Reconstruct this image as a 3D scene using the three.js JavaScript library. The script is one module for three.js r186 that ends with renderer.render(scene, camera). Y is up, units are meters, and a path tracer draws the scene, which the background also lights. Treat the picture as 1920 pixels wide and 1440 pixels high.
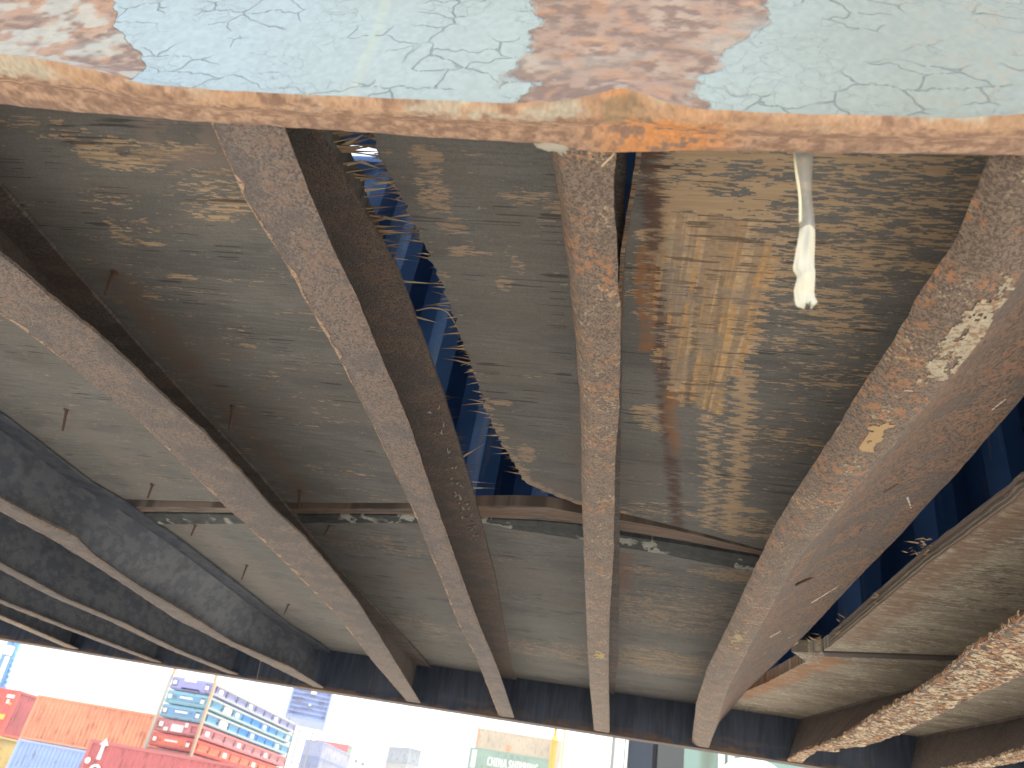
import * as THREE from 'three';
import { mergeGeometries, toCreasedNormals } from 'three/addons/utils/BufferGeometryUtils.js';
import { FontLoader } from 'three/addons/loaders/FontLoader.js';
import { TextGeometry } from 'three/addons/geometries/TextGeometry.js';

/* ------------------------------------------------------------------ camera, sky, sun, exposure */
const scene = new THREE.Scene();
const CAMY = 1.05;                                   // phone held low, just outside the lifted container
const camera = new THREE.PerspectiveCamera(52.82, 4 / 3, 0.02, 3000);
const EX = new THREE.Vector3(0.98363, 0.08542, -0.15867);       // world x, y, depth seen by the lens (right, down, forward)
const EU = new THREE.Vector3(0.15650, -0.84141, 0.51724);
const ED = new THREE.Vector3(0.08932, 0.53360, 0.84100);
{
  const m = new THREE.Matrix4().set(EX.x, -EX.y, -EX.z, 0, EU.x, -EU.y, -EU.z, 0, -ED.x, ED.y, ED.z, 0, 0, 0, 0, 1);
  camera.quaternion.setFromRotationMatrix(m);
  camera.position.set(0, CAMY, 0);
  camera.focus = 0.95; camera.userData.fStop = 12;
  camera.updateMatrixWorld(true);
}
const renderer = new THREE.WebGLRenderer({ antialias: true });
renderer.toneMapping = THREE.LinearToneMapping;
renderer.toneMappingExposure = 3.35;
renderer.shadowMap.enabled = true;
const SUN = new THREE.Vector3(0.20, 0.95, -0.02).normalize();
{
  const W = 256, H = 128, d = new Float32Array(W * H * 4);
  for (let j = 0; j < H; j++) {
    const el = ((j + 0.5) / H - 0.5) * Math.PI, up = Math.max(0, Math.sin(el));
    for (let i = 0; i < W; i++) {
      const az = (i + 0.5) / W * 2 * Math.PI;
      const cl = 0.5 + 0.5 * Math.sin(az * 3 + 1.3 * Math.sin(el * 7)) * Math.sin(el * 9 + 2 * Math.cos(az * 2));
      const k = Math.pow(up, 0.6), o = (j * W + i) * 4;
      d[o] = 0.66 - 0.22 * k + 0.05 * cl; d[o + 1] = 0.68 - 0.17 * k + 0.05 * cl; d[o + 2] = 0.72 - 0.08 * k + 0.04 * cl; d[o + 3] = 1;
    }
  }
  const sky = new THREE.DataTexture(d, W, H, THREE.RGBAFormat, THREE.FloatType);
  sky.mapping = THREE.EquirectangularReflectionMapping; sky.magFilter = THREE.LinearFilter; sky.needsUpdate = true;
  scene.background = sky; scene.environment = sky;
  const sun = new THREE.DirectionalLight(new THREE.Color(1, 0.94, 0.84), 4.6);
  sun.position.copy(SUN).multiplyScalar(60); sun.castShadow = true;
  sun.shadow.camera.left = -40; sun.shadow.camera.right = 40; sun.shadow.camera.top = 40; sun.shadow.camera.bottom = -40; sun.shadow.camera.far = 200;
  scene.add(sun);
}
scene.fog = new THREE.FogExp2(new THREE.Color(0.95, 0.96, 1), 0.0014);

/* ------------------------------------------------------------------ helpers */
const H0 = 0.386, YB = CAMY + H0, YF = YB + 0.125, ZN = -0.305, ZF = -2.70;  // underside, floor underside, near and far side
let seed = 7; const rnd = (a = 0, b = 1) => { seed = (seed * 1664525 + 1013904223) >>> 0; return a + (b - a) * seed / 4294967296; };
const ray = (px, py) => { const r = new THREE.Vector3(px - 960, py - 720, 1450); return [r.dot(EX), r.dot(EU), r.dot(ED)]; };
const onY = (px, py, y) => { const r = ray(px, py), k = (y - CAMY) / r[1]; return [r[0] * k, -r[2] * k]; };          // [x, z] at height y
const onZ = (px, py, z) => { const r = ray(px, py), k = -z / r[2]; return [r[0] * k, CAMY + r[1] * k]; };            // [x, y] at depth z
const lerp = (a, b, t) => a + (b - a) * t, clamp = (v, a = 0, b = 1) => Math.min(b, Math.max(a, v));
const ss = (a, b, v) => { const t = clamp((v - a) / (b - a)); return t * t * (3 - 2 * t); };
function curve(pts, sm = 0.008) {                                // pts sorted to [key, value], linear with soft corners
  pts = pts.slice().sort((a, b) => a[0] - b[0]);
  const raw = k => {
    if (k <= pts[0][0]) return pts[0][1];
    for (let i = 1; i < pts.length; i++) if (k <= pts[i][0]) return lerp(pts[i - 1][1], pts[i][1], (k - pts[i - 1][0]) / (pts[i][0] - pts[i - 1][0] || 1));
    return pts[pts.length - 1][1];
  };
  return k => (raw(k - sm) + 2 * raw(k) + raw(k + sm)) / 4;
}
const edge = (list, y = YB) => curve(list.map(([px, py]) => { const p = onY(px, py, y); return [p[1], p[0]]; }));   // x as a function of z
const edgeX = (list, y = YF) => curve(list.map(([px, py]) => { const p = onY(px, py, y); return [p[0], p[1]]; }));  // z as a function of x
/* noise */
const HT = new Uint16Array(65536); { let s = 12345; for (let i = 0; i < 65536; i++) { s = (s * 1103515245 + 12345) & 0x7fffffff; HT[i] = s >> 15; } }
const hash = (x, y) => HT[((x * 7919 + y * 104729) ^ (y * 31 + x * 17 << 3)) & 65535] / 65535;
function vn(x, y) {
  const xi = Math.floor(x), yi = Math.floor(y); let fx = x - xi, fy = y - yi;
  fx = fx * fx * (3 - 2 * fx); fy = fy * fy * (3 - 2 * fy);
  const a = hash(xi, yi), b = hash(xi + 1, yi), c = hash(xi, yi + 1), d = hash(xi + 1, yi + 1);
  return a + (b - a) * fx + (c - a) * fy + (a - b - c + d) * fx * fy;
}
const fbm = (x, y, o = 4) => { let s = 0, a = 0.5, n = 0; for (let i = 0; i < o; i++) { s += a * vn(x + i * 37.3, y + i * 91.7); n += a; a *= 0.5; x *= 2.03; y *= 2.03; } return s / n; };
/* textures: fn(u, v) returns [r, g, b, height], linear colours */
const SR = new Uint8Array(4097); for (let i = 0; i <= 4096; i++) { const l = i / 4096; SR[i] = Math.round(255 * (l < 0.0031308 ? 12.92 * l : 1.055 * Math.pow(l, 1 / 2.4) - 0.055)); }
function tex(w, h, fn, wrap = true, half = 1) {
  const c = new Uint8Array(w * h * 4), b = new Uint8Array(w * h * 4);
  for (let j = 0; j < h; j++) for (let i = 0; i < w; i++) {
    const p = fn((i + 0.5) / w, (j + 0.5) / h), o = (j * w + i) * 4;
    c[o] = SR[clamp(p[0]) * 4096 | 0]; c[o + 1] = SR[clamp(p[1]) * 4096 | 0]; c[o + 2] = SR[clamp(p[2]) * 4096 | 0]; c[o + 3] = 255;
    b[o] = b[o + 1] = b[o + 2] = clamp(p[3]) * 255; b[o + 3] = 255;
  }
  const mk = (d, s) => { const t = new THREE.DataTexture(d, w, h); t.magFilter = THREE.LinearFilter; t.minFilter = THREE.LinearMipmapLinearFilter; t.generateMipmaps = true; t.wrapS = t.wrapT = wrap ? THREE.MirroredRepeatWrapping : THREE.ClampToEdgeWrapping; if (s) t.colorSpace = THREE.SRGBColorSpace; t.needsUpdate = true; return t; };
  return { map: mk(c, true), bump: mk(b, false) };
}
const mat = (o) => new THREE.MeshStandardMaterial({ roughness: 0.85, metalness: 0, ...o });
const texMat = (t, bumpScale, o = {}, size = 0) => {
  let map = t.map, bumpMap = t.bump;
  if (size) { map = map.clone(); bumpMap = bumpMap.clone(); for (const q of [map, bumpMap]) { q.repeat.set(1 / size, 1 / size); q.needsUpdate = true; } }
  return mat({ map, bumpMap, bumpScale, ...o });
};
const flat = (r, g, b, o = {}) => mat({ color: new THREE.Color().setRGB(r, g, b), ...o });
const mix3 = (a, b, t) => [a[0] + (b[0] - a[0]) * t, a[1] + (b[1] - a[1]) * t, a[2] + (b[2] - a[2]) * t];
/* naming */
const used = {};
const numbered = n => { used[n] = (used[n] ?? -1) + 1; return used[n] ? n + '_' + String(used[n]).padStart(3, '0') : n; };
function mesh(name, geo, m, parent, label) {
  if (Array.isArray(geo)) geo = mergeGeometries(geo.map(g => { const q = g.index ? g.toNonIndexed() : g; for (const k of Object.keys(q.attributes)) if (!['position', 'normal', 'uv'].includes(k)) q.deleteAttribute(k); return q; }));
  const o = new THREE.Mesh(geo, m); o.name = parent ? name : numbered(name); o.castShadow = o.receiveShadow = true;
  (parent || scene).add(o); if (label) o.userData.label = label; return o;
}
function thing(name, label, category, pos = [0, 0, 0], group) {
  const o = new THREE.Group(); o.name = numbered(name); o.position.set(...pos); o.userData = { label, category }; if (group) o.userData.group = group;
  scene.add(o); return o;
}
const stuff = o => { o.userData.kind = 'stuff'; return o; };
const box = (x0, x1, y0, y1, z0, z1) => { const g = new THREE.BoxGeometry(x1 - x0, y1 - y0, z1 - z0); g.translate((x0 + x1) / 2, (y0 + y1) / 2, (z0 + z1) / 2); return g; };
/* slab swept along stations; face(k, s) gives a point of the outer face (s 0..1 across), nrm its thickness direction */
function sweep(keys, n, face, thick, uvw, rag = 0) {
  const P = [], UV = [], I = [], M = 2 * n;
  keys.forEach((k, j) => {
    const out = [], inn = [];
    for (let i = 0; i < n; i++) {
      const s = i / (n - 1), p = face(k, s), q = face(k, clamp(s + 0.01)), r = face(k, clamp(s - 0.01));
      const tx = q[0] - r[0], ty = q[1] - r[1], l = Math.hypot(tx, ty) || 1, t = typeof thick === 'function' ? thick(k, s) : thick;
      out.push(p); inn.unshift([p[0] - ty / l * t, p[1] + tx / l * t, p[2]]);
    }
    [...out, ...inn].forEach((p, i) => { P.push(...p); const uv = uvw(k, i < n ? i / (n - 1) : (M - 1 - i) / (n - 1), p, i >= n); UV.push(...uv); });
    if (j) for (let i = 0; i < M; i++) { const a = (j - 1) * M + i, b = (j - 1) * M + (i + 1) % M, c = j * M + i, d = j * M + (i + 1) % M; I.push(a, c, b, b, c, d); }
  });
  for (const j of [0, keys.length - 1]) for (let i = 0; i < n - 1; i++) { const o = j * M; const a = o + i, b = o + i + 1, c = o + M - 1 - i, d = o + M - 2 - i; I.push(a, b, c, b, d, c); }
  const g = new THREE.BufferGeometry();
  g.setAttribute('position', new THREE.Float32BufferAttribute(P, 3)); g.setAttribute('uv', new THREE.Float32BufferAttribute(UV, 2)); g.setIndex(I);
  return toCreasedNormals(g, 0.7);
}
const range = (a, b, st) => { const n = Math.max(1, Math.round(Math.abs(b - a) / st)); return Array.from({ length: n + 1 }, (_, i) => lerp(a, b, i / n)); };
const tube = (pts, r, seg = 6) => new THREE.TubeGeometry(new THREE.CatmullRomCurve3(pts.map(p => new THREE.Vector3(...p))), Math.max(4, pts.length * 5), r, seg, false);
/* distance from p to a polyline in the plane */
function dPoly(x, y, pl) { let m = 1e9; for (let i = 1; i < pl.length; i++) { const [ax, ay] = pl[i - 1], [bx, by] = pl[i], dx = bx - ax, dy = by - ay, t = clamp(((x - ax) * dx + (y - ay) * dy) / (dx * dx + dy * dy || 1e-9)); m = Math.min(m, Math.hypot(x - ax - t * dx, y - ay - t * dy)); } return m; }
const fl = (px, py) => onY(px, py, YF);
const pl = (...a) => a.map(p => fl(...p));

/* ------------------------------------------------------------------ textures of the worn metal and wood */
const rustGrey = tex(1024, 1024, (u, v) => {
  const f = fbm(u * 260, v * 260, 3), m = fbm(u * 9, v * 9, 4), g = vn(u * 560, v * 560), q = fbm(u * 70, v * 70, 4);
  let c = mix3([0.078, 0.060, 0.052], [0.215, 0.167, 0.143], ss(0.28, 0.72, f * 0.6 + g * 0.25 + q * 0.15));
  c = mix3(c, [0.20, 0.118, 0.08], 0.55 * ss(0.5, 0.68, q) * ss(0.42, 0.6, m)); c = mix3(c, [0.09, 0.078, 0.074], 0.55 * ss(0.52, 0.36, m));
  if (g > 0.95) c = mix3(c, [0.36, 0.31, 0.27], 0.6);
  return [...c, 0.15 + 0.4 * f + 0.2 * g + 0.25 * q];
});
const rustWarm = tex(1024, 1024, (u, v) => {
  const f = fbm(u * 260, v * 260, 3), m = fbm(u * 6 + 5, v * 6, 4), g = vn(u * 600, v * 600), q = fbm(u * 100 + 40, v * 100, 5);
  let c = mix3([0.062, 0.042, 0.032], [0.205, 0.143, 0.100], ss(0.28, 0.72, f * 0.65 + g * 0.35));
  c = mix3(c, [0.36, 0.15, 0.055], 0.7 * ss(0.5, 0.66, q) * ss(0.38, 0.68, fbm(u * 16 + 2, v * 13, 4)));
  c = mix3(c, [0.42, 0.33, 0.20], 0.7 * ss(0.58, 0.7, fbm(u * 150, v * 150 + 30, 5)) * ss(0.46, 0.66, fbm(u * 15, v * 12 + 9, 4)));
  if (g > 0.955) c = mix3(c, [0.48, 0.40, 0.31], 0.6);
  return [...c, 0.2 + 0.4 * f + 0.2 * g + 0.2 * q];
});
const rustFlake = tex(1024, 1024, (u, v) => {
  const w = vn(u * 20, v * 20) * 0.02, f = fbm(u * 46 + v * 14, v * 100 - u * 40, 4), g = vn(u * 320, v * 320), m = fbm((u + w) * 22, (v + w) * 30, 4), k = fbm(u * 60 + 3, v * 70, 3);
  let c = mix3([0.10, 0.058, 0.04], [0.42, 0.19, 0.075], ss(0.36, 0.6, f));
  c = mix3(c, [0.62, 0.50, 0.32], ss(0.42, 0.56, m) * ss(0.36, 0.52, f));
  c = mix3(c, [0.30, 0.24, 0.22], 0.8 * ss(0.62, 0.7, k)); c = mix3(c, [0.15, 0.14, 0.10], ss(0.7, 0.76, fbm(u * 34 + 7, v * 34, 3)));
  return [...c.map(t => t * (0.75 + 0.5 * g)), 0.15 + 0.7 * f + 0.15 * g];
});
const webBrown = tex(1024, 1024, (u, v) => {
  const f = fbm(u * 150, v * 200, 3), m = fbm(u * 8, v * 8, 4), g = vn(u * 480, v * 480);
  let c = mix3([0.082, 0.068, 0.063], [0.165, 0.134, 0.122], ss(0.3, 0.75, f)); c = mix3(c, [0.13, 0.08, 0.06], 0.4 * ss(0.45, 0.7, m)); c = mix3(c, [0.05, 0.042, 0.04], 0.45 * ss(0.5, 0.3, fbm(u * 5 + 3, v * 16, 3)));
  if (g > 0.95) c = mix3(c, [0.3, 0.2, 0.14], 0.5);
  return [...c, 0.3 + 0.5 * f + 0.2 * g];
});
const rustRough = tex(1024, 1024, (u, v) => {
  const f = fbm(u * 150, v * 130, 4), m = fbm(u * 8 + 2, v * 8, 4), g = vn(u * 460, v * 460), pit = ss(0.68, 0.74, fbm(u * 46 + 9, v * 40, 3)), q = fbm(u * 60, v * 60 + 5, 4);
  let c = mix3([0.062, 0.043, 0.034], [0.205, 0.138, 0.100], ss(0.28, 0.72, f * 0.75 + g * 0.25)); c = mix3(c, [0.25, 0.12, 0.065], 0.65 * ss(0.5, 0.64, q) * ss(0.4, 0.58, m));
  c = mix3(c, [0.105, 0.083, 0.075], 0.6 * ss(0.54, 0.4, m)); if (g > 0.955) c = mix3(c, [0.30, 0.22, 0.16], 0.5);
  return [...c, 0.25 + 0.45 * f + 0.2 * q - 0.25 * pit];
});
const webBlue = tex(1024, 1024, (u, v) => {
  const m = fbm(u * 10, v * 6, 4), f = fbm(u * 130, v * 70, 3), d = fbm(u * 36, v * 24, 3);
  let c = mix3([0.055, 0.063, 0.085], [0.09, 0.098, 0.118], ss(0.35, 0.65, d));
  c = mix3(c, [0.135, 0.138, 0.138], 0.35 * ss(0.42, 0.75, m) * ss(0.3, 0.7, f)); c = mix3(c, [0.03, 0.03, 0.036], 0.5 * ss(0.66, 0.8, fbm(u * 9 + 9, v * 9, 2)));
  return [...c, 0.4 + 0.3 * f + 0.2 * d];
});
/* plywood underside: a dark coating that flakes off in slivers along the grain (x) and shows tan wood */
function peel(x, z, dens) {                          // 0 coated .. 1 bare, with stepped ragged ends
  const r1 = Math.floor(z / 0.0013), r2 = Math.floor(z / 0.0047 + 0.3 * vn(x * 9, 3));
  const xs = x + 0.011 * (hash(r1, 5) - 0.5) + 0.020 * (hash(r2, 11) - 0.5);
  const n = 0.40 * fbm(xs * 70, z * 360, 3) + 0.30 * fbm(xs * 22 + 7, z * 90, 2) + 0.30 * vn(xs * 150, z * 640);
  return ss(-0.012, 0.012, n - (0.86 - 0.62 * dens));
}
function blob(x, z, b) { let s = 0; for (const [cx, cz, rx, rz, a] of b) { const q = ((x - cx) / rx) ** 2 + ((z - cz) / rz) ** 2; if (q < 1) s = Math.max(s, a * (1 - q * q)); } return s; }
const bl = (px, py, rx, rz, a) => { const p = fl(px, py); return [p[0], p[1], rx, rz, a]; };
function wood(x, z, dens, tone) {
  const gr = fbm(x * 34, z * 460, 3), bd = fbm(x * 5 + 4, z * 16, 4);
  let coat = mix3([0.112, 0.107, 0.099], [0.158, 0.150, 0.138], ss(0.28, 0.72, 0.5 * gr + 0.5 * bd)); coat = mix3(coat, [0.135, 0.120, 0.105], 0.6 * ss(0.45, 0.7, fbm(x * 7 + 11, z * 9, 4))); coat = mix3(coat, [0.088, 0.086, 0.083], 0.5 * ss(0.55, 0.75, fbm(x * 9 + 31, z * 24, 4)));
  coat = coat.map(t => 1.12 * t * (0.86 + 0.28 * vn(x * 900, z * 900))); if (vn(x * 150 + 3, z * 620) > 0.965 && vn(x * 20, z * 20 + 8) > 0.45) coat = mix3(coat, [0.36, 0.3, 0.22], 0.7);
  let bare = mix3([0.28, 0.20, 0.128], [0.43, 0.315, 0.205], ss(0.3, 0.7, gr)); if (tone) bare = mix3(bare, tone, 0.6);
  const p = peel(x, z, dens), crack = ss(0.79, 0.84, vn(x * 22 + 5, z * 500)) * ss(0.5, 0.7, vn(x * 13, z * 40));
  let c = mix3(coat, bare, p); c = mix3(c, [0.03, 0.027, 0.025], 0.7 * crack);
  return [c, 0.62 - 0.32 * p + 0.2 * (gr - 0.5) - 0.35 * crack];
}
function region(w, h, x0, x1, z0, z1, fn) { const t = tex(w, h, (u, v) => fn(lerp(x0, x1, u), lerp(z0, z1, v)), false); t.r = [x0, x1, z0, z1]; return t; }
const rowA = pl([215, 525], [430, 765], [560, 920], [640, 1010]), rowG = pl([120, 780], [285, 910], [460, 1065], [540, 1135]);
const stain = (c, x, z, line, w, col, a) => { const jx = x + 0.55 * w * (hash(Math.floor(z / 0.0015), 3) - 0.5) + w * 0.8 * (fbm(x * 40, z * 70, 3) - 0.5), d = dPoly(jx, z, line); return d > w ? c : mix3(c, col, a * ss(w, w * 0.3, d) * (0.35 + 0.65 * ss(0.25, 0.6, fbm(x * 60, z * 160, 3)))); };
const sheetLeft = region(1536, 1152, -1.30, -0.24, -1.46, -0.30, (() => {
  const B = [bl(400, 370, 0.06, 0.05, 0.62), bl(230, 290, 0.06, 0.03, 0.66), bl(330, 285, 0.07, 0.02, 0.6), bl(260, 440, 0.05, 0.05, 0.5), bl(345, 521, 0.03, 0.012, 0.62), bl(465, 648, 0.016, 0.008, 0.72), bl(215, 390, 0.05, 0.05, 0.45), bl(90, 240, 0.06, 0.02, 0.5), bl(640, 890, 0.1, 0.05, 0.42), bl(520, 430, 0.05, 0.05, 0.45)];
  const rustP = bl(350, 270, 0.05, 0.05, 1);
  return (x, z) => {
    const edgeBare = ss(0.05, 0.0, z - (-1.43 + 0.055 * ss(-0.9, -0.3, x))) * 0.4 * ss(-0.75, -0.6, x);
    let [c, h] = wood(x, z, Math.max(0.06 + 0.16 * fbm(x * 5, z * 6, 2), blob(x, z, B), edgeBare + 0.25), null);
    c = stain(c, x, z, rowA, 0.035, [0.17, 0.115, 0.085], 0.6); c = stain(c, x, z, rowG, 0.05, [0.19, 0.165, 0.14], 0.7);
    c = mix3(c, [0.25, 0.19, 0.16], 0.6 * blob(x, z, [rustP]) * ss(0.35, 0.6, fbm(x * 40, z * 80, 3)));
    return [...c, h];
  };
})());
const holeEdge = pl([640, 190], [700, 260], [722, 310], [760, 385], [792, 450], [840, 560], [862, 620], [880, 680], [905, 745], [925, 800], [955, 855], [985, 905], [1030, 925], [1080, 945], [1165, 965]);
const sheetMid = region(1152, 1408, -0.26, 0.45, -1.36, -0.30, (() => {
  const B = [bl(800, 300, 0.02, 0.03, 0.6), bl(812, 365, 0.025, 0.035, 0.66), bl(850, 425, 0.022, 0.02, 0.6), bl(880, 470, 0.03, 0.012, 0.6), bl(975, 365, 0.03, 0.02, 0.55), bl(970, 500, 0.012, 0.02, 0.55), bl(945, 530, 0.012, 0.02, 0.55), bl(1040, 370, 0.02, 0.03, 0.5),
    bl(1600, 400, 0.15, 0.22, 0.60), bl(1720, 330, 0.13, 0.12, 0.5), bl(1560, 560, 0.09, 0.16, 0.52), bl(1540, 300, 0.16, 0.05, 0.55), bl(1290, 330, 0.05, 0.08, 0.66), bl(1300, 450, 0.06, 0.09, 0.95), bl(1560, 700, 0.09, 0.10, 0.46), bl(1215, 775, 0.03, 0.03, 0.7), bl(1230, 800, 0.03, 0.02, 0.6), bl(1480, 820, 0.09, 0.12, 0.4), bl(1550, 840, 0.06, 0.02, 0.5), bl(1240, 520, 0.05, 0.1, 0.62), bl(1410, 990, 0.08, 0.06, 0.62), bl(1260, 960, 0.1, 0.06, 0.42), bl(1390, 955, 0.05, 0.014, 0.85), bl(985, 850, 0.02, 0.04, 0.7), bl(940, 755, 0.02, 0.012, 0.8)];
  const main = [[1268, 390], [1440, 420], [1450, 500], [1425, 610], [1405, 700], [1360, 705], [1340, 790], [1300, 745], [1265, 760], [1240, 660], [1228, 480]].map(p => fl(...p));
  const inside = (x, y, P) => { let r = false; for (let i = 0, j = P.length - 1; i < P.length; j = i++) if ((P[i][1] > y) !== (P[j][1] > y) && x < (P[j][0] - P[i][0]) * (y - P[i][1]) / (P[j][1] - P[i][1]) + P[i][0]) r = !r; return r; };
  const up = [[1405, 270], [1455, 270], [1442, 430], [1392, 430]].map(p => fl(...p));
  const lines = [[pl([1217, 270], [1225, 420], [1236, 560], [1248, 760], [1270, 985]), 0.014, [0.085, 0.045, 0.034], 0.9], [pl([1205, 470], [1200, 560], [1210, 655]), 0.008, [0.26, 0.12, 0.05], 0.9], [pl([1226, 480], [1222, 560], [1222, 650]), 0.006, [0.26, 0.13, 0.06], 0.8], [pl([1256, 740], [1265, 850]), 0.012, [0.27, 0.13, 0.06], 0.8], [pl([1310, 540], [1300, 640], [1290, 760]), 0.006, [0.10, 0.075, 0.055], 0.7], [pl([1378, 470], [1360, 600], [1345, 770]), 0.010, [0.52, 0.32, 0.13], 0.8], [pl([1330, 560], [1318, 760]), 0.012, [0.50, 0.33, 0.15], 0.6], [pl([1285, 600], [1278, 760]), 0.006, [0.46, 0.3, 0.14], 0.7], [pl([1355, 520], [1326, 770]), 0.004, [0.13, 0.10, 0.07], 0.6]];
  const drips = [[pl([1395, 690], [1392, 800], [1378, 900], [1372, 1000]), 0.011], [pl([1335, 780], [1330, 880], [1334, 990]), 0.007]];
  return (x, z) => {
    const jx = x + 0.012 * (hash(Math.floor(z / 0.0013), 3) - 0.5) + 0.02 * (hash(Math.floor(z / 0.006), 8) - 0.5), jz = z + 0.004 * (vn(x * 200, 2) - 0.5);
    let dens = Math.max(0.08 + 0.18 * fbm(x * 5, z * 6, 2), blob(x, z, B));
    if (inside(jx, jz, main)) dens = Math.max(dens, 0.9 + 0.1 * ss(0.35, 0.6, fbm(x * 60, z * 9, 3)) - 0.25 * ss(0.62, 0.72, fbm(x * 40 + 3, z * 30, 3))); if (inside(jx, jz, up)) dens = Math.max(dens, 0.82);
    for (const [l, w] of drips) { const d = dPoly(jx, jz, l); if (d < w) dens = Math.max(dens, 0.85); }
    const de = dPoly(x, z, holeEdge); if (de < 0.03) dens = Math.max(dens, 0.58 * ss(0.032, 0.005, de) * (0.6 + 0.6 * ss(-0.7, -1.1, z)));
    let [c, h] = wood(x, z, dens, x > -0.02 ? [0.46, 0.32, 0.195] : [0.29, 0.215, 0.16]);
    for (const [l, w, col, a] of lines) c = stain(c, x, z, l, w, col, a);
    const im = inside(jx, jz, main) ? 1 : 0, rub = ss(0.47, 0.55, fbm(x * 260, z * 7, 2)) * im, org = ss(0.5, 0.6, fbm(x * 150 + 50, z * 5, 3)) * ss(-0.45, -0.62, z) * im; c = mix3(c, [0.22, 0.155, 0.105], 0.55 * rub); c = mix3(c, [0.46, 0.265, 0.105], 0.75 * org); if (im) { const gn = fbm(x * 240, z * 300, 2); c = c.map(t => t * (0.85 + 0.5 * gn)); c = mix3(c, [0.09, 0.06, 0.045], 0.7 * ss(0.66, 0.7, fbm(x * 30, z * 260 + 5, 3))); } c = mix3(c, [0.27, 0.225, 0.18], 0.5 * im * ss(0.5, 0.65, fbm(x * 40, z * 40 + 3, 3)));
    return [...c, h];
  };
})());
const sheetFar = region(1280, 640, -1.45, 0.44, -2.72, -1.20, (() => {
  const B = [bl(1060, 1225, 0.3, 0.16, 0.5), bl(1260, 1150, 0.22, 0.25, 0.5), bl(1230, 1240, 0.2, 0.2, 0.6), bl(820, 1180, 0.2, 0.2, 0.42), bl(1380, 1080, 0.12, 0.05, 0.66), bl(1180, 1070, 0.12, 0.06, 0.5), bl(700, 1020, 0.2, 0.08, 0.42)];
  return (x, z) => {
    let [c, h] = wood(x, z, Math.max(0.1 + 0.22 * fbm(x * 4, z * 5, 2), blob(x, z, B)), [0.27, 0.19, 0.125]);
    c = stain(c, x, z, rowG, 0.06, [0.22, 0.19, 0.165], 0.7); c = stain(c, x, z, rowA, 0.05, [0.15, 0.13, 0.125], 0.4);
    c = stain(c, x, z, [fl(1165, 1040), fl(1165, 1100)], 0.03, [0.2, 0.1, 0.07], 0.7);
    return [...c, h];
  };
})());
const sheetRight = region(1024, 1024, 0.33, 1.55, -2.74, -0.30, (() => {
  const line = pl([2100, 800], [1900, 960], [1740, 1090], [1600, 1200]), line2 = pl([1560, 1240], [1440, 1285], [1385, 1305]);
  return (x, z) => {
    const gr = fbm(x * 26, z * 380, 3), bd = fbm(x * 5, z * 26, 4), sp = ss(0.64, 0.7, fbm(x * 34, z * 330, 3)) * ss(0.4, 0.55, fbm(x * 5, z * 9 + 3, 3)), pe = peel(x, z * 0.8, 0.28 + 0.34 * fbm(x * 4 + 3, z * 6, 3));
    let c = mix3([0.24, 0.198, 0.15], [0.36, 0.305, 0.235], ss(0.3, 0.7, gr * 0.5 + bd * 0.5));
    c = mix3(c, [0.17, 0.135, 0.10], 0.5 * ss(0.5, 0.7, fbm(x * 4 + 9, z * 14, 4))); c = mix3(c, [0.50, 0.43, 0.325], 0.8 * pe);
    c = mix3(c, [0.075, 0.06, 0.048], 0.7 * sp); c = c.map(t => t * (0.85 + 0.3 * vn(x * 800, z * 800)));
    c = stain(c, x, z, line, 0.045, [0.23, 0.135, 0.085], 0.8); c = stain(c, x, z, line2, 0.05, [0.36, 0.16, 0.07], 0.85);
    return [...c, 0.5 + 0.35 * (gr - 0.5) - 0.3 * sp];
  };
})());
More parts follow.
